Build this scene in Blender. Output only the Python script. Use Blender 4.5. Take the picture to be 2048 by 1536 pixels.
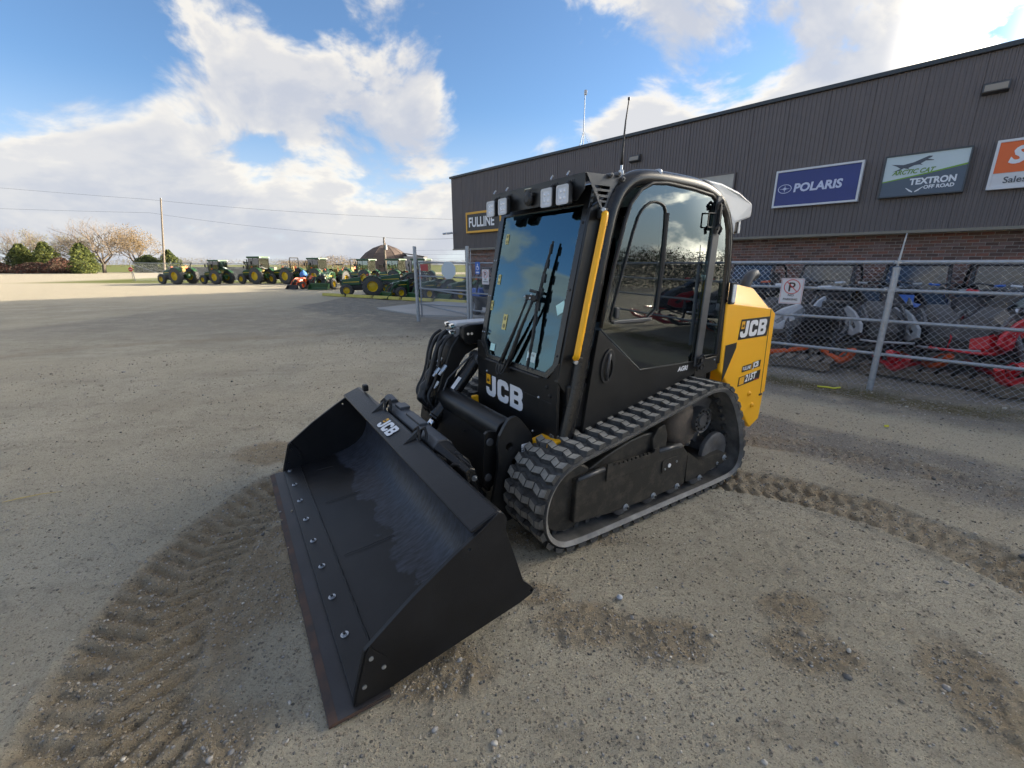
import bpy, bmesh, math, random
import numpy as np
from mathutils import Vector, Matrix, Euler
from mathutils.geometry import tessellate_polygon

for o in list(bpy.data.objects): bpy.data.objects.remove(o)
S = bpy.context.scene
COL = S.collection
R = math.radians
PI = math.pi

# ------------------------------------------------------------------ camera
CAM_H = 1.52
cam_d = bpy.data.cameras.new('camera')
cam = bpy.data.objects.new('camera', cam_d); COL.objects.link(cam)
cam_d.sensor_fit = 'HORIZONTAL'; cam_d.sensor_width = 36.0
cam_d.lens = 36.0*871.0/2048.0
cam_d.clip_start = 0.05; cam_d.clip_end = 4000
cam.location = (0, 0, CAM_H)
cam.rotation_euler = (PI/2-math.atan(240/871.0), 0, 0)
S.camera = cam
S.render.resolution_x = 1024; S.render.resolution_y = 768

# ------------------------------------------------------------------ light
SUN_EL, SUN_AZ = 15.0, 70.0          # azimuth measured clockwise from +Y (the way the camera looks)
sun_dir = Vector((math.sin(R(SUN_AZ))*math.cos(R(SUN_EL)), math.cos(R(SUN_AZ))*math.cos(R(SUN_EL)), math.sin(R(SUN_EL))))
sl = bpy.data.lights.new('sun', 'SUN'); sl.energy = 2.7; sl.angle = R(0.5); sl.color = (1.0, 0.86, 0.66)
so = bpy.data.objects.new('sun', sl); COL.objects.link(so)
so.rotation_euler = sun_dir.to_track_quat('Z', 'Y').to_euler(); so.location = (30, 20, 30)

W = bpy.data.worlds.new('World'); S.world = W; W.use_nodes = True
def build_world():
    nt = W.node_tree; nt.nodes.clear(); N = nt.nodes.new; L = nt.links.new
    def math_(op, a, b=None, clamp=False):
        n = N('ShaderNodeMath'); n.operation = op; n.use_clamp = clamp
        for i, v in enumerate((a, b)):
            if v is None: continue
            if isinstance(v, (int, float)): n.inputs[i].default_value = v
            else: L(v, n.inputs[i])
        return n.outputs[0]
    def mixc(f, a, b, t='MIX'):
        n = N('ShaderNodeMix'); n.data_type = 'RGBA'; n.blend_type = t
        for i, v in ((0, f), (6, a), (7, b)):
            if isinstance(v, (int, float)): n.inputs[i].default_value = v
            elif isinstance(v, tuple): n.inputs[i].default_value = v
            else: L(v, n.inputs[i])
        return n.outputs[2]
    def maprange(v, a, b, c=0., d=1., smooth=True):
        n = N('ShaderNodeMapRange'); n.interpolation_type = 'SMOOTHSTEP' if smooth else 'LINEAR'
        L(v, n.inputs[0]); n.inputs[1].default_value = a; n.inputs[2].default_value = b
        n.inputs[3].default_value = c; n.inputs[4].default_value = d
        return n.outputs[0]
    sky = N('ShaderNodeTexSky'); sky.sky_type = 'NISHITA'; sky.sun_disc = False
    sky.sun_elevation = R(SUN_EL); sky.sun_rotation = R(SUN_AZ)
    sky.air_density = 1.0; sky.dust_density = 0.6; sky.ozone_density = 2.5; sky.altitude = 200
    tc = N('ShaderNodeTexCoord')
    sep = N('ShaderNodeSeparateXYZ'); L(tc.outputs['Generated'], sep.inputs[0])
    def cloudfield(off, scale, detail=9, rough=.56, dist=.35):
        mp = N('ShaderNodeMapping'); L(tc.outputs['Generated'], mp.inputs[0])
        mp.inputs['Location'].default_value = off; mp.inputs['Scale'].default_value = (1, 1, 1.7)
        n = N('ShaderNodeTexNoise'); n.inputs['Scale'].default_value = scale
        n.inputs['Detail'].default_value = detail; n.inputs['Roughness'].default_value = rough
        n.inputs['Distortion'].default_value = dist
        L(mp.outputs[0], n.inputs['Vector']); return n.outputs[0]
    off = Vector(CLOUD_OFF)
    f1 = cloudfield(off, CLOUD_SCALE)
    # the same field sampled a little higher and towards the sun: the difference shades each puff
    f2 = cloudfield(off+Vector((0.035, 0.012, 0.085)), CLOUD_SCALE, 5)
    fs = math_('ADD', math_('MULTIPLY', f1, 1.7), -0.35)
    for bx, by, bz, br, ba in CLOUD_BANKS:      # where the banks of cloud and the clear gaps stand
        dn = N('ShaderNodeVectorMath'); dn.operation = 'DOT_PRODUCT'; L(tc.outputs['Generated'], dn.inputs[0]); dn.inputs[1].default_value = (bx, by, bz)
        fs = math_('ADD', fs, maprange(dn.outputs['Value'], math.cos(R(br*1.6)), 1.0, 0., ba*(.60 if bx < 0 and ba > 0 else .75)))
    lowb = maprange(sep.outputs[2], 0.0, 0.30, 0.075, 0.0)      # cloud thickens towards the horizon
    fs = math_('ADD', fs, lowb)
    fs = math_('ADD', fs, maprange(sep.outputs[2], 0.42, 0.80, 0.0, 0.10))  # extra cloud overhead, out of view, added to whiten the skylight
    mask = maprange(fs, 0.500, 0.710)
    thick = maprange(fs, 0.63, 0.80)
    shade = maprange(math_('SUBTRACT', f1, f2), -0.09, 0.10)
    dot = N('ShaderNodeVectorMath'); dot.operation = 'DOT_PRODUCT'
    L(tc.outputs['Generated'], dot.inputs[0]); dot.inputs[1].default_value = tuple(sun_dir)
    toward = maprange(dot.outputs['Value'], 0.84, 1.0, 0., 1.)
    # cloud colours (radiance before strength)
    base = mixc(shade, (1.85, 1.92, 2.12, 1), (3.2, 3.0, 2.65, 1))
    base = mixc(math_('MULTIPLY', thick, 0.62), base, (1.75, 1.84, 2.08, 1))
    base = mixc(toward, base, (80.0, 70.0, 54.0, 1))  # sunward cloud glow raised to brighten the shaded ground
    hs = N('ShaderNodeHueSaturation'); hs.inputs['Saturation'].default_value = .92; hs.inputs['Value'].default_value = 1.0
    L(sky.outputs[0], hs.inputs['Color'])
    skyc = mixc(1.0, hs.outputs[0], SKY_TINT, 'MULTIPLY')
    # thin horizon veil
    veil = maprange(sep.outputs[2], 0.0, 0.30, 0.75, 0.0)
    skyc = mixc(veil, skyc, (2.45, 2.62, 2.9, 1))
    aur = maprange(dot.outputs['Value'], 0.90, 1.0, 0., 1.)
    skyc = mixc(aur, skyc, (48.0, 44.0, 37.0, 1))  # clear sky round the sun raised too, as fill for the ground
    allc = mixc(math_('MULTIPLY', mask, 0.93), skyc, base)
    bg = N('ShaderNodeBackground'); bg.inputs[1].default_value = 0.065
    L(allc, bg.inputs[0])
    out = N('ShaderNodeOutputWorld'); L(bg.outputs[0], out.inputs[0])
CLOUD_SCALE = 4.2
CLOUD_BANKS = [(-0.68, 0.699, 0.223, 14, 0.13), (-0.646, 0.749, 0.15, 12, 0.11), (-0.613, 0.786, 0.08, 15, 0.1), (-0.308, 0.871, 0.382, 8, 0.15), (-0.292, 0.902, 0.319, 7, 0.13), (-0.22, 0.949, 0.225, 8, 0.15), (-0.093, 0.964, 0.251, 5, 0.12), (-0.407, 0.87, 0.278, 7, 0.1), (-0.515, 0.817, 0.261, 7, 0.09), (-0.519, 0.775, 0.359, 7, 0.09), (-0.285, 0.948, 0.143, 10, 0.13), (-0.124, 0.913, 0.389, 3.5, 0.16), (0.051, 0.966, 0.252, 2.5, 0.14), (0.174, 0.944, 0.28, 5, 0.15), (0.263, 0.883, 0.388, 7, 0.12), (0.382, 0.854, 0.354, 7, 0.12), (0.543, 0.769, 0.338, 13, 0.16), (0.648, 0.697, 0.306, 9, 0.12), (-0.496, 0.867, 0.044, 15, 0.06), (0.023, 0.921, 0.389, 9, -0.2), (-0.023, 0.95, 0.312, 5, -0.18), (-0.579, 0.756, 0.307, 4.5, -0.24), (-0.502, 0.843, 0.192, 3.5, -0.24), (-0.432, 0.887, 0.164, 3, -0.18), (-0.647, 0.694, 0.316, 6, -0.20), (-0.695, 0.698, 0.172, 3, -0.1), (0.117, 0.934, 0.339, 6, -0.20), (0.382, 0.885, 0.267, 5, -0.18), (-0.355, 0.848, 0.393, 3, -0.18), (-0.076, 0.98, 0.186, 2.5, -0.12)]
CLOUD_OFF = (8.7, 3.3, 0.0)
SKY_TINT = (.46, .57, .68, 1)
build_world()
S.view_settings.view_transform = 'Standard'; S.view_settings.look = 'None'
S.view_settings.exposure = 2.4; S.view_settings.gamma = 1.0
try: S.view_settings.use_curve_mapping = False
except Exception: pass

# ------------------------------------------------------------------ materials
MATS = {}
def mat(name, col, rough=.5, metal=0., var=0., vscale=6., col2=None, bump=0., bscale=80., spec=.5, emit=None, dust=0., dcol=(.30, .27, .22)):
    """principled with noise-driven colour variation, optional dust and fine relief"""
    if name in MATS: return MATS[name]
    m = bpy.data.materials.new(name); m.use_nodes = True; nt = m.node_tree; N = nt.nodes.new; L = nt.links.new
    b = nt.nodes['Principled BSDF']
    b.inputs['Base Color'].default_value = (*col, 1); b.inputs['Roughness'].default_value = rough
    b.inputs['Metallic'].default_value = metal; b.inputs['Specular IOR Level'].default_value = spec
    tc = N('ShaderNodeTexCoord'); co = tc.outputs['Object']
    cur = None
    if var > 0 or col2:
        n = N('ShaderNodeTexNoise'); n.inputs['Scale'].default_value = vscale; n.inputs['Detail'].default_value = 6
        n.inputs['Roughness'].default_value = .62
        L(co, n.inputs['Vector'])
        c2 = col2 or tuple(max(0, c*(1-var)) for c in col); c1 = col if col2 else tuple(c*(1+var) for c in col)
        cr = N('ShaderNodeValToRGB'); cr.color_ramp.elements[0].position = .32; cr.color_ramp.elements[1].position = .68
        cr.color_ramp.elements[0].color = (*c2, 1); cr.color_ramp.elements[1].color = (*c1, 1)
        L(n.outputs[0], cr.inputs[0]); cur = cr.outputs[0]
        mr = N('ShaderNodeMapRange'); L(n.outputs[0], mr.inputs[0])
        mr.inputs[3].default_value = max(.02, rough-.08); mr.inputs[4].default_value = min(1, rough+.08)
        L(mr.outputs[0], b.inputs['Roughness'])
    if dust > 0:
        n = N('ShaderNodeTexNoise'); n.inputs['Scale'].default_value = vscale*1.7; n.inputs['Detail'].default_value = 9
        n.inputs['Roughness'].default_value = .72; L(co, n.inputs['Vector'])
        mr = N('ShaderNodeMapRange'); L(n.outputs[0], mr.inputs[0]); mr.inputs[1].default_value = .48; mr.inputs[2].default_value = .75
        mr.inputs[3].default_value = dust*.12; mr.inputs[4].default_value = dust
        mx = N('ShaderNodeMix'); mx.data_type = 'RGBA'; L(mr.outputs[0], mx.inputs[0])
        if cur: L(cur, mx.inputs[6])
        else: mx.inputs[6].default_value = (*col, 1)
        mx.inputs[7].default_value = (*dcol, 1); cur = mx.outputs[2]
    if cur: L(cur, b.inputs['Base Color'])
    if bump > 0:
        n = N('ShaderNodeTexNoise'); n.inputs['Scale'].default_value = bscale; n.inputs['Detail'].default_value = 4
        L(co, n.inputs['Vector'])
        bp = N('ShaderNodeBump'); bp.inputs['Strength'].default_value = bump; bp.inputs['Distance'].default_value = .004
        L(n.outputs[0], bp.inputs['Height']); L(bp.outputs[0], b.inputs['Normal'])
    if emit:
        b.inputs['Emission Color'].default_value = (*emit[:3], 1); b.inputs['Emission Strength'].default_value = emit[3]
    MATS[name] = m; return m
def glass(name, tint, ior=1.5, rough=.0, extra=0.0, refl=(1,1,1)):
    if name in MATS: return MATS[name]
    m = bpy.data.materials.new(name); m.use_nodes = True; nt = m.node_tree; nt.nodes.clear(); N = nt.nodes.new; L = nt.links.new
    t = N('ShaderNodeBsdfTransparent'); t.inputs[0].default_value = (*tint, 1)
    g = N('ShaderNodeBsdfGlossy'); g.inputs['Roughness'].default_value = rough; g.inputs[0].default_value = (*refl, 1)
    f = N('ShaderNodeFresnel'); f.inputs[0].default_value = ior
    ad = N('ShaderNodeMath'); ad.operation = 'ADD'; ad.use_clamp = True; L(f.outputs[0], ad.inputs[0]); ad.inputs[1].default_value = extra
    mx = N('ShaderNodeMixShader'); L(ad.outputs[0], mx.inputs[0]); L(t.outputs[0], mx.inputs[1]); L(g.outputs[0], mx.inputs[2])
    o = N('ShaderNodeOutputMaterial'); L(mx.outputs[0], o.inputs[0])
    MATS[name] = m; return m

BLACK = mat('black_powder_coat', (.0095, .0097, .0105), .38, 0, .25, 5, bump=.12, bscale=420, dust=.07, dcol=(.14, .125, .105))
BLACKD = mat('dusty_black_frame', (.012, .012, .012), .5, 0, .3, 7, bump=.25, bscale=200, dust=.42, dcol=(.17, .145, .11))
BLACKG = mat('black_gloss_paint', (.010, .0105, .012), .25, 0, .2, 4, bump=.03, bscale=300, dust=.05)
BUCKETM = mat('bucket_black_paint', (.0085, .0088, .0105), .36, 0, .4, 3.2, bump=.25, bscale=260, dust=.08, dcol=(.085, .085, .092), spec=.36)
BLKPLAS = mat('black_plastic', (.014, .014, .015), .5, 0, .1, 8, bump=.08, bscale=500)
GREYMET = mat('dark_grey_metal', (.075, .078, .085), .42, .3, .25, 6, dust=.1)
LGREY = mat('pale_grey_panel', (.55, .57, .60), .38, 0, .06, 5, dust=.08)
YELLOW = mat('yellow_paint', (.95, .46, .008), .42, 0, .03, 3, bump=.02, bscale=200, dust=.02, dcol=(.55, .30, .06))
RUBBER = mat('dark_rubber', (.045, .045, .045), .75, 0, .35, 14, bump=.4, bscale=120, dust=.7, dcol=(.20, .19, .17))
RUBDUST = mat('dusty_rubber', (.235, .225, .20), .9, 0, .25, 26, bump=.8, bscale=160, dust=.6, dcol=(.42, .385, .325))
RUBIN = mat('worn_inner_rubber', (.24, .235, .225), .55, 0, .45, 7, col2=(.07, .07, .072), bump=.3)
STEEL = mat('zinc_bolt_metal', (.45, .48, .52), .34, .85, .15, 30)
CHROME = mat('chrome', (.85, .86, .88), .08, 1)
ROLLER = mat('roller_steel', (.13, .13, .135), .45, .4, .3, 10, dust=.35, dcol=(.16, .14, .12))
HOUSING = mat('dirty_drive_housing', (.13, .10, .075), .75, 0, .3, 8, col2=(.05, .042, .036), bump=.5, bscale=60)
RUSTY = mat('rusty_steel', (.095, .048, .030), .7, 0, .3, 7, col2=(.022, .021, .022), bump=.5, bscale=120)
EDGEM = mat('cutting_edge_steel', (.030, .031, .036), .45, .2, .3, 5, bump=.2, bscale=200, dust=.2, dcol=(.11, .07, .05))
WHITE = mat('white_decal', (.80, .80, .82), .4)
DECBLK = mat('black_decal', (.02, .02, .022), .35)
ORANGEY = mat('yellow_decal', (.85, .42, .02), .4)
STICK = mat('yellow_warning_sticker', (.70, .60, .22), .5)
TEAL = mat('pale_green_label', (.55, .85, .80), .5)
SEATM = mat('seat_fabric', (.07, .072, .078), .8, 0, .2, 10)
INTER = mat('cab_interior_grey', (.20, .205, .21), .7, 0, .15, 5)
HOSE = mat('hydraulic_hose_rubber', (.012, .012, .013), .48, bump=.2, bscale=300)
WSGLASS = glass('tinted_windshield_glass', (.90, .97, .98), 1.5, 0, .115, (.55, .86, 1.0))
DRGLASS = glass('tinted_door_glass', (.74, .85, .85), 1.55, 0, .10, (.86, .96, 1.0))
WHLAMP = mat('lamp_lens', (.62, .66, .72), .2, 0, .08, 60, bump=.3, bscale=120)
GALV = mat('galvanised_steel', (.36, .39, .43), .42, .55, .15, 20, bump=.1)
WIREM = mat('galvanised_wire', (.42, .45, .50), .4, .5)

def scuffed_bucket():
    m = BUCKETM.copy(); m.name = 'bucket_scuffed_paint'; nt = m.node_tree; N = nt.nodes.new; L = nt.links.new; b = nt.nodes['Principled BSDF']
    src = b.inputs['Base Color'].links[0].from_socket
    tc = N('ShaderNodeTexCoord'); sp = N('ShaderNodeSeparateXYZ'); L(tc.outputs['Object'], sp.inputs[0])
    n = N('ShaderNodeTexNoise'); n.inputs['Scale'].default_value = 2.6; n.inputs['Detail'].default_value = 9; n.inputs['Roughness'].default_value = .6; L(tc.outputs['Object'], n.inputs['Vector'])
    ma = N('ShaderNodeMath'); ma.operation = 'MULTIPLY_ADD'; L(n.outputs[0], ma.inputs[0]); ma.inputs[1].default_value = .55; L(sp.outputs[0], ma.inputs[2])
    mr = N('ShaderNodeMapRange'); L(ma.outputs[0], mr.inputs[0]); mr.inputs[1].default_value = 1.70; mr.inputs[2].default_value = 1.685; mr.inputs[3].default_value = 0; mr.inputs[4].default_value = 1
    mr2 = N('ShaderNodeMapRange'); L(sp.outputs[2], mr2.inputs[0]); mr2.inputs[1].default_value = .30; mr2.inputs[2].default_value = .42; mr2.inputs[3].default_value = 1; mr2.inputs[4].default_value = 0
    mp = N('ShaderNodeMapping'); L(tc.outputs['Object'], mp.inputs[0]); mp.inputs['Scale'].default_value = (18, 70, 18)
    n2 = N('ShaderNodeTexNoise'); n2.inputs['Scale'].default_value = 1; n2.inputs['Detail'].default_value = 5; L(mp.outputs[0], n2.inputs['Vector'])
    mr3 = N('ShaderNodeMapRange'); L(n2.outputs[0], mr3.inputs[0]); mr3.inputs[1].default_value = .35; mr3.inputs[2].default_value = .65; mr3.inputs[3].default_value = .25; mr3.inputs[4].default_value = 1
    k = N('ShaderNodeMath'); k.operation = 'MULTIPLY'; L(mr.outputs[0], k.inputs[0]); L(mr2.outputs[0], k.inputs[1])
    k2 = N('ShaderNodeMath'); k2.operation = 'MULTIPLY'; L(k.outputs[0], k2.inputs[0]); L(mr3.outputs[0], k2.inputs[1])
    mx = N('ShaderNodeMix'); mx.data_type = 'RGBA'; L(k2.outputs[0], mx.inputs[0]); L(src, mx.inputs[6]); mx.inputs[7].default_value = (.048, .055, .074, 1); L(mx.outputs[2], b.inputs['Base Color'])
    return m
BUCKETIN = scuffed_bucket()
# ------------------------------------------------------------------ mesh helpers
SHIFT = 0.0
class MB:
    def __init__(s): s.v = []; s.f = []; s.m = []; s.mi = 0
    def add(s, vs, fs, mi=None):
        o = len(s.v); s.v += [tuple(v) for v in vs]; s.f += [tuple(i+o for i in f) for f in fs]
        s.m += [s.mi if mi is None else mi]*len(fs); return s
    def box(s, c, size, rot=None, taper=None):
        x, y, z = size[0]/2, size[1]/2, size[2]/2
        vs = [Vector(p) for p in ((-x,-y,-z),(x,-y,-z),(x,y,-z),(-x,y,-z),(-x,-y,z),(x,-y,z),(x,y,z),(-x,y,z))]
        if taper: vs = [Vector((v.x*(taper[0] if v.z > 0 else 1), v.y*(taper[1] if v.z > 0 else 1), v.z)) for v in vs]
        if rot is not None:
            M = rot if isinstance(rot, Matrix) else Euler(rot).to_matrix(); vs = [M @ v for v in vs]
        c = Vector(c)
        return s.add([v+c for v in vs], [(3,2,1,0),(4,5,6,7),(0,1,5,4),(1,2,6,5),(2,3,7,6),(3,0,4,7)])
    def hexa(s, p):      # 8 explicit corners
        return s.add(p, [(3,2,1,0),(4,5,6,7),(0,1,5,4),(1,2,6,5),(2,3,7,6),(3,0,4,7)])
    def cyl(s, a, b, r, seg=12, r2=None, caps=True):
        a, b = Vector(a), Vector(b); r2 = r if r2 is None else r2
        d = (b-a).normalized(); u = d.orthogonal().normalized(); w = d.cross(u)
        vs = []
        for p, rr in ((a, r), (b, r2)):
            for i in range(seg):
                t = 2*PI*i/seg; vs.append(p+(u*math.cos(t)+w*math.sin(t))*rr)
        fs = [(i, (i+1) % seg, seg+(i+1) % seg, seg+i) for i in range(seg)]
        if caps: fs += [tuple(range(seg-1, -1, -1)), tuple(range(seg, 2*seg))]
        return s.add(vs, fs)
    def tube(s, pts, r, seg=8, closed=False, caps=True):
        P = [Vector(p) for p in pts]; n = len(P); rr = r if hasattr(r, '__len__') else [r]*n
        vs = []; up = None
        for i in range(n):
            if closed: t = (P[(i+1) % n]-P[i-1])
            else: t = P[min(i+1, n-1)]-P[max(i-1, 0)]
            t.normalize()
            if up is None: up = t.orthogonal().normalized()
            u = (up-t*up.dot(t));
            if u.length < 1e-6: u = t.orthogonal()
            u.normalize(); up = u; w = t.cross(u)
            for k in range(seg):
                a = 2*PI*k/seg; vs.append(P[i]+(u*math.cos(a)+w*math.sin(a))*rr[i])
        fs = []
        m = n if closed else n-1
        for i in range(m):
            j = (i+1) % n
            for k in range(seg):
                k2 = (k+1) % seg; fs.append((i*seg+k, i*seg+k2, j*seg+k2, j*seg+k))
        if caps and not closed: fs += [tuple(range(seg-1, -1, -1)), tuple(range((n-1)*seg, n*seg))]
        return s.add(vs, fs)
    def lathe(s, prof, o, axis, seg=20, caps=True):
        """prof: (radius, distance along axis)"""
        o = Vector(o); d = Vector(axis).normalized(); u = d.orthogonal().normalized(); w = d.cross(u); vs = []
        for r, h in prof:
            for i in range(seg):
                t = 2*PI*i/seg; vs.append(o+d*h+(u*math.cos(t)+w*math.sin(t))*r)
        n = len(prof); fs = []
        for j in range(n-1):
            for i in range(seg):
                i2 = (i+1) % seg; fs.append((j*seg+i, j*seg+i2, (j+1)*seg+i2, (j+1)*seg+i))
        if caps and prof[0][0] > 1e-5: fs.append(tuple(range(seg-1, -1, -1)))
        if caps and prof[-1][0] > 1e-5: fs.append(tuple(range((n-1)*seg, n*seg)))
        return s.add(vs, fs)
    def poly(s, outer, o, u, v, t, holes=(), mi=None):
        """extruded flat polygon (with holes) in the plane o,u,v; thickness t along u x v (front) centred back: from 0 to t"""
        o, u, v = Vector(o), Vector(u), Vector(v); n = u.cross(v).normalized()
        def area(P): return sum(P[i][0]*P[(i+1) % len(P)][1]-P[(i+1) % len(P)][0]*P[i][1] for i in range(len(P)))/2
        loops = [list(outer) if area(outer) > 0 else list(outer)[::-1]]
        for h in holes: loops.append(list(h) if area(h) < 0 else list(h)[::-1])
        tri = tessellate_polygon([[Vector((a, b, 0)) for a, b in l] for l in loops])
        flat = [p for l in loops for p in l]; K = len(flat)
        vs = [o+u*a+v*b+n*t for a, b in flat]+[o+u*a+v*b for a, b in flat]
        fs = []
        for a, b, c in tri:
            A, B, C_ = (Vector((*flat[i], 0)) for i in (a, b, c))
            if (B-A).cross(C_-A).z < 0: b, c = c, b
            fs.append((a, b, c)); fs.append((a+K, c+K, b+K))
        k = 0
        for l in loops:
            m = len(l)
            for i in range(m):
                j = (i+1) % m; fs.append((k+j, k+i, k+i+K, k+j+K))
            k += m
        return s.add(vs, fs, mi)
    def xf(s, M, start=0):
        for i in range(start, len(s.v)): s.v[i] = tuple(M @ Vector(s.v[i]))
        return s
    def mesh(s, name, mats, smooth=False):
        if SHIFT: s.v = [(a+SHIFT, b, c) for a, b, c in s.v]
        me = bpy.data.meshes.new(name); me.from_pydata(s.v, [], s.f)
        if not isinstance(mats, (list, tuple)): mats = [mats]
        for m in mats: me.materials.append(m)
        if len(mats) > 1: me.polygons.foreach_set('material_index', s.m)
        if smooth: me.polygons.foreach_set('use_smooth', [True]*len(me.polygons))
        me.validate(); me.update(); return me
    def build(s, name, mats, parent=None, smooth=False, bevel=0, seg=2, auto=None):
        o = bpy.data.objects.new(name, s.mesh(name, mats, smooth or auto is not None)); COL.objects.link(o)
        if parent: o.parent = parent
        if bevel:
            md = o.modifiers.new('bevel', 'BEVEL'); md.width = bevel; md.segments = seg; md.limit_method = 'ANGLE'; md.angle_limit = R(35)
            md.harden_normals = False
        if auto is not None:
            try: o.data.set_sharp_from_angle(angle=R(auto))
            except Exception: pass
        return o
def tag(o, label=None, cat=None, group=None, kind=None):
    if label: o['label'] = label
    if cat: o['category'] = cat
    if group: o['group'] = group
    if kind: o['kind'] = kind
    return o
def empty(name, loc, rz=0, label=None, cat=None, group=None, scale=None):
    o = bpy.data.objects.new(name, None); COL.objects.link(o); o.location = loc; o.rotation_euler = (0, 0, rz)
    if scale: o.scale = (scale,)*3 if isinstance(scale, (int, float)) else scale
    o.empty_display_size = .2
    return tag(o, label, cat, group)
KIDS = {}
def copy_tree(o, parent=None, swap=None):
    c = o.copy(); COL.objects.link(c)
    if parent: c.parent = parent
    if swap and c.type == 'MESH':
        ms = [s_.material for s_ in c.material_slots]
        if any(m in swap for m in ms):
            key = (c.data.name, tuple(sorted((a.name, b.name) for a, b in swap.items())))
            if key not in KIDS:
                d = c.data.copy()
                for i, m in enumerate(d.materials):
                    if m in swap: d.materials[i] = swap[m]
                KIDS[key] = d
            c.data = KIDS[key]
    for ch in list(o.children): copy_tree(ch, c, swap)
    return c
def smooth_path(P, it=2, closed=True):
    P = [tuple(p) for p in P]
    for _ in range(it):
        Q = []; n = len(P)
        for i in range(n if closed else n-1):
            a, b = P[i], P[(i+1) % n]
            Q.append(tuple(.75*a[k]+.25*b[k] for k in range(len(a)))); Q.append(tuple(.25*a[k]+.75*b[k] for k in range(len(a))))
        if not closed: Q = [P[0]]+Q+[P[-1]]
        P = Q
    return P
def circle(cx, cy, r, n=12): return [(cx+r*math.cos(2*PI*i/n), cy+r*math.sin(2*PI*i/n)) for i in range(n)]
def rrect(x0, y0, x1, y1, r, n=4):
    P = []
    for cx, cy, a0 in ((x1-r, y0+r, -PI/2), (x1-r, y1-r, 0), (x0+r, y1-r, PI/2), (x0+r, y0+r, PI)):
        for i in range(n+1):
            a = a0+PI/2*i/n; P.append((cx+r*math.cos(a), cy+r*math.sin(a)))
    return P
# text as thin raised geometry
def text_mb(body, size, o, u, v, depth=.002, offset=0., shear=0., align='LEFT', xs=1.0, mb=None, mi=None):
    cu = bpy.data.curves.new('t', 'FONT'); cu.body = body; cu.size = size; cu.offset = offset; cu.shear = shear
    cu.align_x = align; cu.resolution_u = 3; cu.fill_mode = 'FRONT'
    ob = bpy.data.objects.new('t', cu); me = bpy.data.meshes.new_from_object(ob)
    o, u, v = Vector(o), Vector(u).normalized(), Vector(v).normalized(); n = u.cross(v)
    mb = mb or MB()
    mb.add([o+u*(w.co.x*xs)+v*w.co.y+n*depth for w in me.vertices], [tuple(p.vertices) for p in me.polygons], mi)
    bpy.data.objects.remove(ob); bpy.data.curves.remove(cu); bpy.data.meshes.remove(me)
    return mb
GJ = [(.50,1),(.80,1),(.80,.25),(.73,.08),(.57,0),(.22,0),(.06,.08),(0,.22),(0,.38),(.25,.38),(.25,.30),(.31,.24),(.45,.24),(.50,.31)]
GC = [(.84,.64),(.84,.80),(.76,.95),(.60,1),(.24,1),(.08,.95),(0,.80),(0,.20),(.08,.05),(.24,0),(.60,0),(.76,.05),(.84,.20),(.84,.38),(.57,.38),(.57,.31),(.51,.25),(.35,.25),(.28,.32),(.28,.68),(.35,.75),(.51,.75),(.57,.69),(.57,.64)]
GB = [(0,0),(.68,0),(.82,.06),(.88,.18),(.88,.36),(.80,.51),(.87,.64),(.87,.82),(.80,.95),(.66,1),(0,1)]
GBh = [[(.28,.22),(.54,.22),(.60,.27),(.60,.35),(.54,.40),(.28,.40)], [(.28,.61),(.53,.61),(.59,.66),(.59,.73),(.53,.78),(.28,.78)]]
def jcb_logo(o, u, v, h, parent, shear=0., plate=None, wx=1.0):
    """three heavy letters with a small yellow square beside the first"""
    o, u, v = Vector(o), Vector(u).normalized(), Vector(v).normalized(); n = u.cross(v)
    def sh(P, dx): return [((a*wx+dx+shear*b)*h, b*h) for a, b in P]
    mb = MB()
    mb.poly(sh(GJ, 0), o+n*.002, u, v, .0015); mb.poly(sh(GC, .93*wx), o+n*.002, u, v, .0015); mb.poly(sh(GB, 1.89*wx), o+n*.002, u, v, .0015, [sh(H, 1.89*wx) for H in GBh])
    mb.build('lettering', WHITE, parent)
    q = MB(); q.poly(sh([(.03,.54),(.36,.54),(.36,1.0),(.03,1.0)], 0), o+n*.002, u, v, .0015); q.build('emblem', ORANGEY, parent)
    w = MB()
    for k in (0, 1): w.poly(sh([(.09+.1*k,.64),(.20+.1*k,.70),(.20+.1*k,.74),(.11+.1*k,.84),(.13+.1*k,.74),(.09+.1*k,.70)], 0), o+n*.004, u, v, .001)
    w.build('emblem_mark', DECBLK, parent)
    if plate:
        p = MB(); p.poly(sh(plate, 0), o, u, v, .0015); p.build('decal_backing', DECBLK, parent)
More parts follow.
